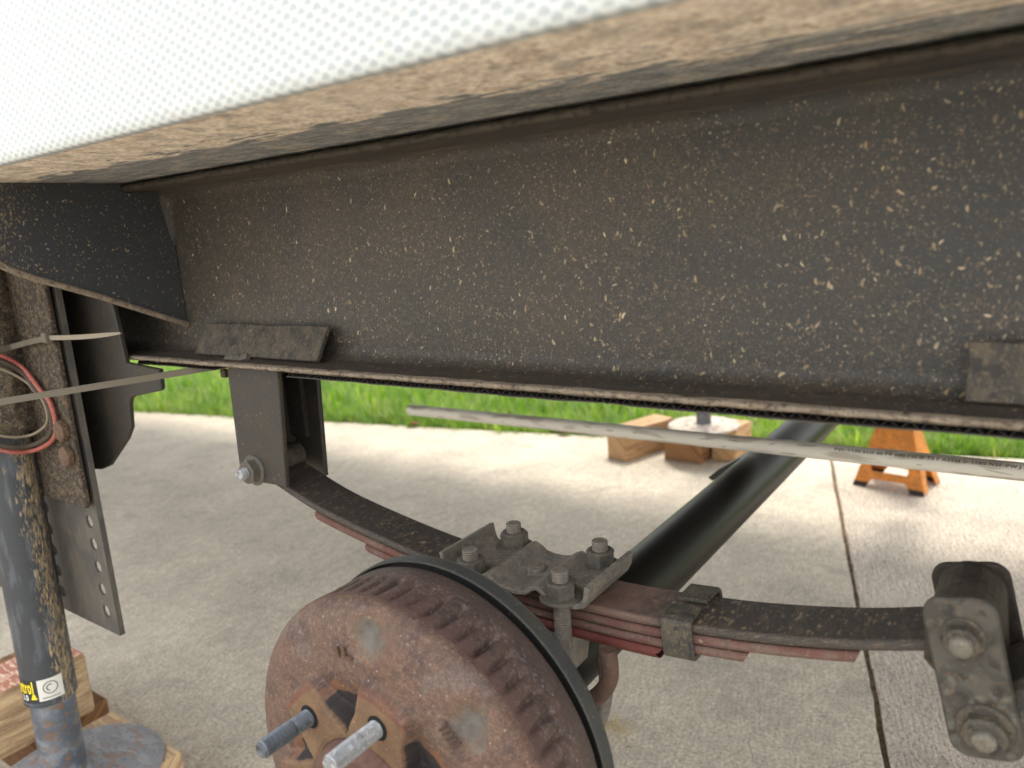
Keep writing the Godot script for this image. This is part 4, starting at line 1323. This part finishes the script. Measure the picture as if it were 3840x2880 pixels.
func drum() -> void:
	var dr := thing("brake_drum", "rusty brown brake drum with wheel studs, its wheel taken off", "brake drum")
	var c := Vector3(-0.3135, 0.3725, 0)
	var f := FastNoiseLite.new()
	f.seed = 8
	f.frequency = 45.0
	var rad := [0.0, 0.012, 0.024, 0.034, 0.0405, 0.0418, 0.044, 0.046, 0.048]
	var r := 0.0505
	while r < 0.0775:
		rad.append(r)
		r += 0.0012
	rad.append_array([0.0782, 0.0792, 0.0802, 0.0812, 0.0822, 0.084, 0.087, 0.09, 0.093, 0.096, 0.099, 0.102, 0.105, 0.107, 0.109, 0.111, 0.113, 0.115, 0.1168, 0.1182, 0.1192, 0.1199, 0.1203, 0.1205])
	var rows := []
	var ru := []
	var cols := 720
	var arc := 0.0
	var before := Vector2(0.0, -0.2625)
	for rr: float in rad:
		var flat := Vector2(rr, drum_z(rr, STUD0 + 30.0) if rr > 0.084 else -0.2625)
		arc += flat.distance_to(before)
		before = flat
		var line := PackedVector3Array()
		var ul := PackedVector2Array()
		for j in cols + 1:
			var a := TAU * j / cols
			var x := rr * cos(a)
			var y := rr * sin(a)
			line.append(c + Vector3(x, y, drum_z(rr, rad_to_deg(a)) + f.get_noise_2d(x, y) * 0.0005))
			ul.append(Vector2(cos(a) * arc / 0.27 + 0.5, sin(a) * arc / 0.27 + 0.5))
		rows.append(line); ru.append(ul)
	var face := MB.new()
	face.grid(rows, ru, true, false)
	obj("drum_face", face, M.drum_face, dr)
	# ribbed outside
	rows = []
	ru = []
	cols = 600
	var zs := [-0.2827, -0.2835, -0.2845, -0.286, -0.288, -0.293, -0.298, -0.303, -0.307, -0.310, -0.3125, -0.3145, -0.317, -0.3215, -0.3260, -0.3275, -0.3275, -0.3275]
	var rs := [0.1205, 0.1206, 0.1206, 0.1205, 0.1204, 0.1203, 0.1202, 0.1201, 0.1201, 0.1200, 0.1200, 0.1202, 0.1203, 0.1202, 0.1200, 0.1192, 0.110, 0.05]
	for i in zs.size():
		var line := PackedVector3Array()
		var ul := PackedVector2Array()
		for j in cols + 1:
			var a := TAU * j / cols
			var k := fposmod(j / 10.0, 1.0)
			var groove := 1.0 - smoothstep(0.02, 0.26, absf(k - 0.5))
			var amp := smoothstep(-0.2835, -0.296, zs[i]) * (1.0 - smoothstep(-0.305, -0.3125, zs[i])) * (0.8 + 0.9 * f.get_noise_1d(floorf(j / 10.0) * 7.0))
			var rr: float = rs[i] - 0.0052 * groove * amp + f.get_noise_3d(cos(a) * 0.12, sin(a) * 0.12, zs[i]) * 0.0006 * (1.0 if i > 0 and i < 11 else 0.2)
			line.append(c + Vector3(rr * cos(a), rr * sin(a), zs[i])); ul.append(Vector2(float(j) / cols, clampf((-0.2827 - zs[i]) / 0.045, 0, 1)))
		rows.append(line); ru.append(ul)
	var rim := MB.new()
	rim.grid(rows, ru, true, false)
	obj("drum_rim", rim, M.drum_side, dr)
	for k in 6:
		var a := deg_to_rad(STUD0 + 60.0 * k)
		var at := c + Vector3(cos(a) * 0.0615, sin(a) * 0.0615, 0)
		var hole := MB.new()
		hole.lathe(pv([0.0, -0.2550, 0.0073, -0.2550, 0.0076, -0.2552]), Transform3D(Basis(), at), 24)
		var st := MB.new()
		var xf := Transform3D(Basis(), at)
		add_thread(st, xf, 0.0054, -0.262, -0.2415, 0.0014)
		st.lathe(pv([0.00505, -0.2425, 0.0054, -0.2418]), xf, 22)
		add_thread(st, xf, 0.0056, -0.2418, -0.2205, 0.0011)
		st.lathe(pv([0.0047, -0.2207, 0.0044, -0.2196, 0.0034, -0.2194, 0.0028, -0.2201, 0.0, -0.2204]), xf, 22)
		var s := obj("wheel_stud", st, M.bolt_dark if k == 1 else M.bolt, dr)
		obj("stud_hole", hole, M.gap, s)
	# cast marks standing proud of the face
	for q in [[101.0, 0.0935, 0.0032, 0.0011], [97.5, 0.0935, 0.0032, 0.0011], [95.0, 0.0905, 0.0012, 0.0024], [49.0, 0.093, 0.0042, 0.0007], [47.2, 0.093, 0.0042, 0.0007], [45.4, 0.093, 0.0042, 0.0007], [43.6, 0.093, 0.0042, 0.0007], [41.8, 0.093, 0.0042, 0.0007]]:
		var mk := MB.new()
		var aa := deg_to_rad(q[0])
		mk.box(Vector3(-q[2], -q[3], -0.264), Vector3(q[2], q[3], -0.2622), 0.0004, Transform3D(Basis(Vector3.BACK, aa), c + Vector3(cos(aa) * q[1], sin(aa) * q[1], 0)))
		obj("cast_mark", mk, M.cast, dr)
	var cap := MB.new()
	cap.lathe(pv([0.024, -0.2485, 0.0235, -0.238, 0.020, -0.232, 0.010, -0.229, 0, -0.2285]), Transform3D(Basis(), c), 40)
	obj("grease_cap", cap, M.bolt_dark, dr)


# ---------------------------------------------------------------- the near jack
func jack() -> void:
	var jk := thing("stabilizer_jack", "muddy blue-black leveling jack at the left on a round rusted foot", "trailer jack", "leveling jacks")
	var c := Vector3(-0.895, 0, -0.314)
	var lean := Vector3(0.0058, 0.0, -0.0168)     # it stands a little out of plumb
	var foot := Vector3(-0.8955, 0, -0.312) - lean * 0.35
	var up := Transform3D(Basis(Vector3.RIGHT, Vector3.FORWARD, Vector3.UP + lean), foot)
	var R := 0.0262
	var mb := MB.new()
	mb.lathe(pv([0.0236, 0.2285, 0.0240, 0.2229, R, 0.2225, R + 0.0006, 0.2235, R + 0.0006, 0.2262, R, 0.2268, R, 0.548]), up, 64)
	for i in mb.uv.size(): mb.uv[i] = Vector2(mb.uv[i].x, (0.55 - mb.uv[i].y) / 0.33)
	var tube := obj("outer_tube", mb, M.jack_tube, jk)
	mb = MB.new()
	mb.lathe(pv([0.0228, 0.112, 0.0228, 0.24]), up, 48)
	mb.lathe(pv([0.0255, 0.12, 0.0255, 0.1215, 0.0228, 0.126]), up, 48)
	obj("inner_tube", mb, M.jack_rod, jk)
	# dished foot plate
	mb = MB.new()
	var rows := []
	var ru := []
	var f := FastNoiseLite.new()
	f.seed = 12
	f.frequency = 30.0
	for q in [[0.0, 0.1215], [0.03, 0.1215], [0.055, 0.1208], [0.075, 0.1195], [0.088, 0.1175], [0.0935, 0.1155], [0.0945, 0.1135], [0.0925, 0.112], [0.05, 0.113], [0.0, 0.113]]:
		var line := PackedVector3Array()
		var ul := PackedVector2Array()
		for j in 65:
			var a := TAU * j / 64
			var rr: float = q[0] * (1.0 + 0.012 * f.get_noise_2d(cos(a) * 0.05, sin(a) * 0.05))
			line.append(Vector3(-0.892, q[1] + f.get_noise_2d(rr * cos(a), rr * sin(a)) * 0.0008, -0.316) + Vector3(cos(a) * rr, 0, sin(a) * rr)); ul.append(Vector2(q[0], a))
		rows.append(line); ru.append(ul)
	mb.grid(rows, ru, true, true)
	obj("foot_plate", mb, M.foot, jk)
	# upper housing, caked with mud
	mb = MB.new()
	rows = []
	ru = []
	f.frequency = 55.0
	for q in [[0.0245, 0.5285], [0.033, 0.5275], [0.0375, 0.5305], [0.0385, 0.538], [0.0368, 0.546], [0.0362, 0.56], [0.0362, 0.60], [0.0362, 0.66], [0.0362, 0.70], [0.0362, 0.764]]:
		var line := PackedVector3Array()
		var ul := PackedVector2Array()
		for j in 65:
			var a := TAU * j / 64
			var lump: float = maxf(0.0, f.get_noise_3d(cos(a) * 0.03, q[1], sin(a) * 0.03)) * (0.009 if q[1] < 0.61 else 0.001)
			line.append(c + Vector3(cos(a) * (q[0] + lump), q[1], sin(a) * (q[0] + lump))); ul.append(Vector2(a, q[1]))
		rows.append(line); ru.append(ul)
	mb.grid(rows, ru, true, false)
	obj("housing", mb, M.mud, jk)
	# mounting bracket plate and, behind it, the perforated channel
	mb = MB.new()
	mb.prism(pv([-0.93, 0.452, -0.79, 0.452, -0.7865, 0.456, -0.7875, 0.71, -0.93, 0.71]), Transform3D(), -0.3415, -0.3365, 0.001)
	var br := obj("bracket", mb, M.mud_dry, jk)
	for q in [[-0.801, 0.5335], [-0.8, 0.5075]]:
		var hx := MB.new()
		hx.prism(hexagon(0.0112, rng.randf()), along(Vector3(q[0], q[1], -0.3365), Vector3.BACK), 0.0, 0.0075, 0.0012)
		hx.lathe(pv([0.0085, 0.007, 0.006, 0.0086, 0, 0.009]), along(Vector3(q[0], q[1], -0.3365), Vector3.BACK), 16)
		obj("hex_bolt", hx, M.hexrust, br)
	mb = MB.new()
	var xs := [-0.918, -0.8945, -0.8195, -0.7955, -0.7865]
	var ys := [0.3065]
	var holes := {}
	var row := 0
	for k in 10:
		var y := 0.3175 + 0.0254 * k
		ys.append(y); ys.append(y + 0.0254 - 0.0004)
		holes[Vector2i(0, 1 + 2 * k)] = true
		holes[Vector2i(2, 1 + 2 * k)] = true
	ys.append(0.71)
	holed_plate(mb, xs, ys, holes, 0.0070, -0.3480, -0.3455)
	mb.box(Vector3(-0.7890, 0.3065, -0.3512), Vector3(-0.7866, 0.71, -0.3481), 0.0)
	mb.box(Vector3(-0.918, 0.3065, -0.372), Vector3(-0.914, 0.71, -0.3481), 0.0)
	obj("perforated_channel", mb, M.channel if M.has("channel") else M.steel, jk)
	# label round the lower end of the tube
	var deg := func(d: float, y: float, off: float) -> Vector3:
		return foot + lean * y + Vector3(sin(deg_to_rad(d)) * (R + off), y, cos(deg_to_rad(d)) * (R + off))
	var patch := func(d0: float, d1: float, y0: float, y1: float, off: float) -> MB:
		var m := MB.new()
		var rr := []
		var uu := []
		for k in 2:
			var line := PackedVector3Array()
			var ul := PackedVector2Array()
			for j in 17:
				line.append(deg.call(lerpf(d0, d1, j / 16.0), y0 if k == 0 else y1, off)); ul.append(Vector2(j, k))
			rr.append(line); uu.append(ul)
		m.grid(rr, uu, false, true)
		return m
	obj("label", patch.call(-95.0, 43.5, 0.2285, 0.2555, 0.0003), M.label_black, tube)
	obj("label", patch.call(44.0, 98.0, 0.2300, 0.2550, 0.0003), M.label_white, tube)
	var tx := MB.new()
	var on_tube := func(d: float, y0: float, kx: float) -> Callable:
		return func(q: Vector3) -> Vector3: return deg.call(d + rad_to_deg(q.x * kx / R), y0 + q.y, 0.0006 + q.z)
	wrapped_text(tx, "Contro", 0.0190, on_tube.call(-1.0, 0.2465, 0.46))
	for q in [[31.5, 34.5, 0.2385, 0.2545], [29.0, 37.5, 0.2352, 0.2385], [26.5, 40.0, 0.2330, 0.2353]]:
		for j in 6: tx.quad(deg.call(lerpf(q[0], q[1], j / 6.0), q[2], 0.0006), deg.call(lerpf(q[0], q[1], (j + 1) / 6.0), q[2], 0.0006), deg.call(lerpf(q[0], q[1], (j + 1) / 6.0), q[3], 0.0006), deg.call(lerpf(q[0], q[1], j / 6.0), q[3], 0.0006), deg.call(q[0], 0.24, 0.01) - deg.call(q[0], 0.24, 0.0))
	obj("lettering", tx, M.yellow, tube)
	tx = MB.new()
	wrapped_text(tx, "3.0", 0.0092, on_tube.call(8.0, 0.2348, 0.75))
	obj("lettering", tx, M.print_white, tube)
	tx = MB.new()
	for k in 28:
		var a0 := TAU * k / 28
		var a1 := TAU * (k + 1) / 28
		var ring := func(a: float, r: float) -> Vector3: return deg.call(71.0 + rad_to_deg(cos(a) * r / R), 0.2445 + sin(a) * r, 0.0006)
		tx.quad(ring.call(a0, 0.0062), ring.call(a1, 0.0062), ring.call(a1, 0.0074), ring.call(a0, 0.0074), Vector3(0.9, 0, 0.3))
		if k > 4 and k < 20: tx.quad(ring.call(a0, 0.0028), ring.call(a1, 0.0028), ring.call(a1, 0.0042), ring.call(a0, 0.0042), Vector3(0.9, 0, 0.3))
	for k in 9:
		var a := 52.0 + k * 4.2
		tx.quad(deg.call(a, 0.2325, 0.0006), deg.call(a + 2.8, 0.2325, 0.0006), deg.call(a + 2.8, 0.2340, 0.0006), deg.call(a, 0.2340, 0.0006), Vector3(0.9, 0, 0.3))
	obj("emblem", tx, M.print_grey, tube)


func strap(mb: MB, path: PackedVector3Array, half_w: float, thick: float, taper := false) -> void:
	for i in path.size() - 1:
		var w0 := half_w * (lerpf(1.0, 0.35, pow(float(i) / (path.size() - 1), 6.0)) if taper else 1.0)
		var w1 := half_w * (lerpf(1.0, 0.35, pow(float(i + 1) / (path.size() - 1), 6.0)) if taper else 1.0)
		var t := (path[i + 1] - path[i]).normalized()
		var o := t.cross(Vector3.UP).normalized() * thick
		var u := Vector3.UP
		var a := path[i]
		var b := path[i + 1]
		mb.quad(a - u * w0 - o, b - u * w1 - o, b + u * w1 - o, a + u * w0 - o, -o)
		mb.quad(a - u * w0 + o, b - u * w1 + o, b + u * w1 + o, a + u * w0 + o, o)
		mb.quad(a + u * w0 - o, b + u * w1 - o, b + u * w1 + o, a + u * w0 + o, u)
		mb.quad(a - u * w0 - o, b - u * w1 - o, b - u * w1 + o, a - u * w0 + o, -u)


func loose_things() -> void:
	# cable tie round the jack housing
	var ct := thing("cable_tie", "dirty plastic cable tie round the jack, long tail pointing right", "cable tie")
	var c := Vector3(-0.895, 0, -0.314)
	var mb := MB.new()
	var path := PackedVector3Array()
	for k in 9:
		var d := deg_to_rad(-20.0 + 125.0 * k / 8.0)
		path.append(c + Vector3(sin(d) * 0.0395, 0.606 + 0.012 * k / 8.0, cos(d) * 0.0395))
	path.append_array(p3([-0.84, 0.6215, -0.331, -0.81, 0.6255, -0.3315, -0.79, 0.628, -0.3315]))
	strap(mb, path, 0.0028, 0.0009)
	obj("band", mb, M.tie_dirty, ct)
	mb = MB.new()
	mb.box(Vector3(-0.7925, 0.6235, -0.3345), Vector3(-0.7835, 0.6335, -0.327), 0.001)
	obj("head", mb, M.tie_dirty, ct)
	mb = MB.new()
	path = PackedVector3Array()
	for k in 13: path.append(Vector3(-0.7835, 0.6285, -0.3315).lerp(Vector3(-0.660, 0.6350, -0.337), k / 12.0) + Vector3(0, -0.0012 * sin(PI * k / 12.0), 0))
	strap(mb, path, 0.0022, 0.0008, true)
	obj("tail", mb, M.plastic_tie, ct)
	# wires looped over the bracket
	var loop := [-0.875, 0.632, -0.274, -0.862, 0.622, -0.288, -0.8535, 0.6125, -0.311, -0.849, 0.5965, -0.328, -0.8266, 0.574, -0.3315, -0.8115, 0.5645, -0.3315, -0.8065, 0.546, -0.3315, -0.812, 0.53, -0.3315, -0.829, 0.5185, -0.331, -0.850, 0.5105, -0.323, -0.854, 0.5135, -0.305, -0.861, 0.523, -0.289]
	mb = MB.new()
	mb.tube(smooth_path(p3(loop), 8), 0.0023, 12)
	tag(obj("electrical_wire", mb, M.wire_red), "red electrical wire looped down over the jack bracket", "wire", "wires on the jack")
	var off := [[-0.006, -0.0045, 0.0, M.wire_brown, 0.0024, "thick brown wire running just inside the red loop"], [-0.016, -0.0155, 0.002, M.wire_grey, 0.0014, "thin grey wire, innermost of the loop on the jack"]]
	for q in off:
		mb = MB.new()
		var pts := p3(loop)
		var mid := Vector3(-0.84, 0.57, -0.33)
		for i in pts.size():
			var v: Vector3 = pts[i] - mid
			var rad := Vector2(v.x, v.y)
			var fl := rad.length()
			var k := maxf(0.2, (fl + q[0]) / fl)
			pts[i] = Vector3(mid.x + v.x * k, mid.y + v.y * k + q[2] * 0.5, pts[i].z + 0.001)
			if pts[i].x < -0.845:
				var h := Vector2(pts[i].x - c.x, pts[i].z - c.z)
				if h.length() < 0.0415: h = h.normalized() * 0.0415
				pts[i].x = c.x + h.x; pts[i].z = c.z + h.y
		mb.tube(smooth_path(pts, 8), q[4], 10)
		tag(obj("electrical_wire", mb, q[3]), q[5], "wire", "wires on the jack")
	# long thin grey rod slung across
	var rd := thing("grey_strip", "long thin grey strip slung across the jack to the frame rail", "metal strip")
	mb = MB.new()
	var a := Vector3(-0.905, 0.566, -0.12)
	var b := Vector3(-0.625, 0.5945, -0.412)
	var dir := (b - a).normalized()
	var xf := along(a, dir)
	mb.prism(pv([-0.0016, -0.0029, 0.0012, -0.0029, 0.0018, -0.002, 0.0018, -0.0008, 0.001, 0.0, 0.0018, 0.0008, 0.0018, 0.002, 0.0012, 0.0029, -0.0016, 0.0029]), xf, 0.0, a.distance_to(b), 0.0003)
	obj("strip", mb, M.tie_dirty, rd)
	mb = MB.new()
	mb.box(Vector3(-0.631, 0.583, -0.413), Vector3(-0.624, 0.5905, -0.407), 0.0006)
	obj("end_tab", mb, M.wire_brown, rd)
	# white plastic pipe
	var pi := thing("plastic_pipe", "white plastic pipe with black print, lying level below the rail", "pipe")
	mb = MB.new()
	var pr := 0.0100
	var pa := Vector3(-0.9737, 0.3818, -1.01)
	var pb := Vector3(0.66, 0.4358, -0.864)
	xf = along(pa, pb - pa)
	var ln := pa.distance_to(pb)
	mb.lathe(pv([0.0072, 0.02, 0.0072, 0.0, pr - 0.001, 0.0, pr, 0.001, pr, ln, 0.0072, ln]), xf, 32)
	for i in mb.uv.size(): mb.uv[i] = Vector2(mb.uv[i].y * 1.6, mb.uv[i].x)
	obj("pipe", mb, M.pipe, pi)
	var ax := (pb - pa).normalized()
	var upv := (Vector3.UP - ax * ax.y).normalized()
	var fw := ax.cross(upv)
	var tx := MB.new()
	wrapped_text(tx, "PVC-1120 SCH 40 PR 600 PSI @ 73 F ASTM D-1785 NSF-PW J SE M DK 36 02 25 15", 0.0047, func(q: Vector3) -> Vector3:
		var an := deg_to_rad(46.0) - q.y / pr
		return pa + ax * (0.90 + q.x * 1.45) + (upv * cos(an - PI / 2 + PI / 2) * 0.0 + upv * sin(PI / 2 - an) + fw * cos(PI / 2 - an)) * (pr + 0.0003 + q.z))
	obj("print", tx, M.print_black, pi)
	# timber under the near jack
	var w := MB.new()
	wood_box(w, Vector3(-1.112, 0.0995, -0.4055), Vector3(-1.0315, 0.182, 0.12), 2)
	var wd := thing("timber_block", "long timber block with red painted top, lying behind the jack foot", "wooden block", "timber under the jacks")
	obj("beam", w, M.wood, wd)
	w = MB.new()
	w.box(Vector3(-1.1105, 0.1822, -0.404), Vector3(-1.034, 0.1832, 0.12), 0.0004)
	obj("painted_top", w, M.red_paint, wd)
	w = MB.new()
	wood_box(w, Vector3(-1.31, 0.0, -0.4285), Vector3(-1.046, 0.0985, -0.335), 0)
	tag(obj("timber_block", w, M.wood_old), "dark old timber block on the concrete beneath the red topped one", "wooden block", "timber under the jacks")
	w = MB.new()
	wood_box(w, Vector3(-1.31, 0.0, -0.24), Vector3(-1.046, 0.0985, -0.15), 0)
	tag(obj("timber_block", w, M.wood_old), "old timber block carrying the near end of the red topped one", "wooden block", "timber under the jacks")
	w = MB.new()
	wood_box(w, Vector3(-0.985, 0.0, -0.409), Vector3(-0.826, 0.1118, -0.215), 0)
	tag(obj("timber_block", w, M.wood), "pale timber block directly under the round rusted jack foot", "wooden block", "timber under the jacks")
	# tuft of dry grass and a few straws on the concrete
	var tf := MB.new()
	var g := RandomNumberGenerator.new()
	g.seed = 3
	for i in 34:
		var p0 := Vector3(-0.475 + g.randfn(0, 0.012), 0.003, -0.832 + g.randfn(0, 0.008))
		var d := Vector3(g.randfn(0, 1), absf(g.randfn(0, 0.35)), g.randfn(0, 0.7)).normalized() * g.randf_range(0.012, 0.03)
		tf.tube(PackedVector3Array([p0, p0 + d * 0.5 + Vector3(0, 0.003, 0), p0 + d]), 0.0006, 4, false)
	tag(obj("dry_grass_tuft", tf, M.straw), "small tuft of dry grass on the concrete beside the drum", "dry grass")
	var cl := MB.new()
	for i in 110:
		var p0 := Vector3(g.randf_range(-1.6, 0.3), 0.0012, g.randf_range(-2.1, -0.75))
		var d := Vector3(1, 0, 0).rotated(Vector3.UP, g.randf() * TAU) * g.randf_range(0.004, 0.013)
		var s := d.cross(Vector3.UP).normalized() * g.randf_range(0.0005, 0.0014)
		cl.quad(p0 - s, p0 + d * 0.5 + Vector3(0, 0.0015, 0) - s * 1.4, p0 + d, p0 + d * 0.5 + Vector3(0, 0.0015, 0) + s * 1.4, Vector3.UP)
	tag(obj("seed_husks", cl, M.straw), "pale seed husks and clippings strewn over the concrete", "", "", "stuff")


func wood_box(mb: MB, lo: Vector3, hi: Vector3, grain: int) -> void:      # grain: axis the boards run along
	mb.box(lo, hi, 0.004)
	for i in mb.uv.size():
		var q := mb.v[i]
		mb.uv[i] = Vector2(q[grain], q.y + (q.z if grain == 0 else q.x))


func far_things() -> void:
	# far jack on its blocks
	var jk := thing("stabilizer_jack", "far leveling jack, pale round foot on wooden blocks by the lawn", "trailer jack", "leveling jacks")
	var c := Vector3(-0.815, 0, -2.06)
	var up := Transform3D(Basis(Vector3.RIGHT, Vector3.FORWARD, Vector3.UP), c)
	var mb := MB.new()
	mb.lathe(pv([0.0, 0.098, 0.1, 0.098, 0.102, 0.1, 0.101, 0.104, 0.06, 0.108, 0.0, 0.109]), up, 40)
	obj("foot_plate", mb, M.pad_pale, jk)
	mb = MB.new()
	mb.lathe(pv([0.0215, 0.108, 0.0215, 0.3]), up, 24)
	obj("inner_tube", mb, M.jack_rod, jk)
	mb = MB.new()
	mb.lathe(pv([0.0215, 0.28, 0.025, 0.28, 0.025, 0.765]), up, 24)
	obj("outer_tube", mb, M.steel, jk)
	var turn := Basis(Vector3.UP, deg_to_rad(-4.0))
	for q in [[-1.012, -2.05, 0.078, 0.22, "reddish timber block left of the far jack foot", 1], [-0.857, -2.09, 0.118, 0.165, "timber block under the far jack's pale foot", 2], [-0.752, -2.115, 0.075, 0.12, "pale timber block at the right of the far jack foot", 0]]:
		var w := MB.new()
		wood_box(w, Vector3(-q[2] / 2, 0, -q[3] / 2), Vector3(q[2] / 2, 0.0965 - 0.004 * q[5], q[3] / 2), 2)
		var o := obj("timber_block", w, [M.wood_grey, M.wood_grey, M.wood_old][q[5]])
		o.transform = Transform3D(turn * Basis(Vector3.UP, deg_to_rad(-14.0 if q[5] == 1 else 0.0)), Vector3(q[0], 0, q[1]))
		tag(o, q[4], "wooden block", "timber under the jacks")
	# orange jack stand
	var js := thing("jack_stand", "orange steel jack stand with dark feet, on the concrete by the lawn", "jack stand")
	js.transform = Transform3D(Basis(Vector3.UP, deg_to_rad(-9.0)), Vector3(-0.301, 0, -2.045))
	var h := 0.172
	var bx := 0.0835
	var tx := 0.036
	var bz := 0.064
	var tz := 0.024
	for s in [1.0, -1.0]:
		var lean := atan2(bz - tz, h)
		var xf := Transform3D(Basis(Vector3.RIGHT, -lean * s), Vector3(0, 0, bz * s))
		var hh := h / cos(lean)
		var w := func(y: float) -> float: return lerpf(bx, tx, y / hh)
		mb = MB.new()
		var t0 := -0.0015
		var t1 := 0.0015
		for m in [-1.0, 1.0]:
			mb.prism(pv([m * w.call(0.013), 0.013, m * w.call(0.023), 0.023, m * (w.call(0.023) - 0.038), 0.023, m * (w.call(0.013) - 0.034), 0.013]), xf, t0, t1, 0.0)
			mb.prism(pv([m * w.call(0.043), 0.043, m * w.call(0.105), 0.105, m * 0.034, 0.105, m * 0.0445, 0.05, m * 0.040, 0.043]), xf, t0, t1, 0.0)
		mb.prism(pv([-w.call(0.023), 0.023, w.call(0.023), 0.023, w.call(0.043), 0.043, -w.call(0.043), 0.043]), xf, t0, t1, 0.0)
		mb.prism(pv([-w.call(0.105), 0.105, w.call(0.105), 0.105, w.call(hh), hh, -w.call(hh), hh]), xf, t0, t1, 0.0)
		var fp := obj("frame_plate", mb, M.orange, js)
		for m in [-1.0, 1.0]:
			mb = MB.new()
			mb.prism(pv([m * w.call(0.0), 0.0, m * w.call(0.0128), 0.0128, m * (w.call(0.0128) - 0.034), 0.0128, m * (w.call(0) - 0.03), 0.0]), xf, t0 - 0.001, t1 + 0.001, 0.0)
			obj("foot", mb, M.foot_black, fp)
		# side plates
		lean = atan2(bx - tx, h)
		xf = Transform3D(Basis(Vector3.BACK, Vector3.UP, Vector3.LEFT).rotated(Vector3.BACK, lean * s), Vector3(bx * s, 0, 0))
		hh = h / cos(lean)
		mb = MB.new()
		mb.prism(pv([-bz + 0.003, 0.004, -bz + 0.03, 0.004, 0, 0.098, bz - 0.03, 0.004, bz - 0.003, 0.004, tz - 0.001, hh, -tz + 0.001, hh]), xf, -0.0015, 0.0015, 0.0)
		obj("side_plate", mb, M.orange, js)
	mb = MB.new()
	mb.box(Vector3(-0.043, h - 0.004, -0.031), Vector3(0.043, h + 0.012, 0.031), 0.002)
	obj("collar", mb, M.orange, js)
	mb = MB.new()
	mb.box(Vector3(-0.016, 0.050, -0.013), Vector3(0.016, 0.318, 0.013), 0.002)
	var bar := obj("ratchet_bar", mb, M.ratchet, js)
	mb = MB.new()
	mb.prism(pv([-0.04, 0.318, 0.04, 0.318, 0.046, 0.333, 0.03, 0.33, 0, 0.326, -0.03, 0.33, -0.046, 0.333]), Transform3D(), -0.025, 0.025, 0.001)
	obj("saddle", mb, M.ratchet, bar)


func lawn() -> void:
	var tuft := MB.new()
	var g := RandomNumberGenerator.new()
	g.seed = 11
	for i in 10:
		var a := g.randf() * TAU
		var base := Vector3(cos(a), 0, sin(a)) * g.randf() * 0.022
		var lean := Vector3(1, 0, 0).rotated(Vector3.UP, g.randf() * TAU) * g.randf_range(0.012, 0.07)
		var hgt := g.randf_range(0.06, 0.118)
		var wd := lean.cross(Vector3.UP).normalized() * g.randf_range(0.0018, 0.0036)
		var prev := base
		var pw := wd
		for k in 3:
			var s := (k + 1) / 3.0
			var p := base + Vector3(0, hgt * (s - 0.18 * s * s), 0) + lean * s * s
			var w := wd * (1.0 - s * s * 0.97)
			var hint := lean.normalized() * -0.6 + Vector3.UP
			tuft.quad(prev - pw, prev + pw, p + w, p - w, hint)
			prev = p; pw = w
	var m := StandardMaterial3D.new()
	m.vertex_color_use_as_albedo = true
	m.roughness = 0.4
	m.backlight_enabled = true
	m.backlight = Color(0.75, 0.9, 0.3)
	var mm := MultiMesh.new()
	mm.transform_format = MultiMesh.TRANSFORM_3D
	mm.use_colors = true
	mm.mesh = tuft.mesh()
	mm.mesh.surface_set_material(0, m)
	var n := 30000
	mm.instance_count = n
	var f := FastNoiseLite.new()
	f.seed = 4
	f.frequency = 1.6
	for i in n:
		var x := g.randf_range(-7.5, 1.6)
		var depth := pow(g.randf(), 1.35) * 3.4
		if i < 2600: depth = g.randf() * 0.06
		var z := edge_z(x) - 0.018 - depth + f.get_noise_1d(x * 4.0) * 0.025 + f.get_noise_1d(x * 21.0) * 0.012
		var sc := g.randf_range(0.7, 1.25) * (0.85 if depth < 0.03 else 1.0)
		var b := Basis(Vector3.UP, g.randf() * TAU).scaled(Vector3(sc, sc * g.randf_range(0.8, 1.2), sc))
		if depth < 0.05: b = Basis(Vector3.RIGHT, g.randf_range(0.0, 0.5)) * b
		mm.set_instance_transform(i, Transform3D(b, Vector3(x, -0.044, z)))
		var k := g.randf()
		var dry := 1.0 if g.randf() < 0.09 else 0.0
		var col := Color(0.19, 0.32, 0.055).lerp(Color(0.62, 0.66, 0.22), k * k).lerp(Color(0.1, 0.22, 0.05), clampf(f.get_noise_2d(x, z) + 0.3, 0, 1) * 0.5)
		mm.set_instance_color(i, col.lerp(Color(0.5, 0.43, 0.26), dry * 0.8))
	var o := MultiMeshInstance3D.new()
	o.name = "grass"
	o.multimesh = mm
	o.material_override = m
	add_child(o)
	tag(o, "bright green lawn grass along the far edge of the driveway", "", "", "stuff")
	for q in [[-1.93, "small curled dry leaf at the lawn edge, left of the pipe's end"], [-1.34, "reddish dry leaf on the concrete edge below the pipe"]]:
		var lf := MB.new()
		var z := edge_z(q[0]) + 0.01
		var at := Vector3(q[0], 0.004, z)
		var rows := []
		var ru := []
		for i in 5:
			var line := PackedVector3Array()
			var ul := PackedVector2Array()
			for j in 5:
				var u := i / 4.0 * 2 - 1
				var v := (j / 4.0 * 2 - 1) * sqrt(maxf(0.02, 1 - u * u))
				line.append(at + Vector3(u * 0.024, 0.004 + 0.012 * v * v + 0.006 * u * u, v * 0.015)); ul.append(Vector2(u, v))
			rows.append(line); ru.append(ul)
		lf.grid(rows, ru)
		tag(obj("dry_leaf", lf, M.leaf_dry), q[1], "leaf", "dry leaves at the lawn edge")
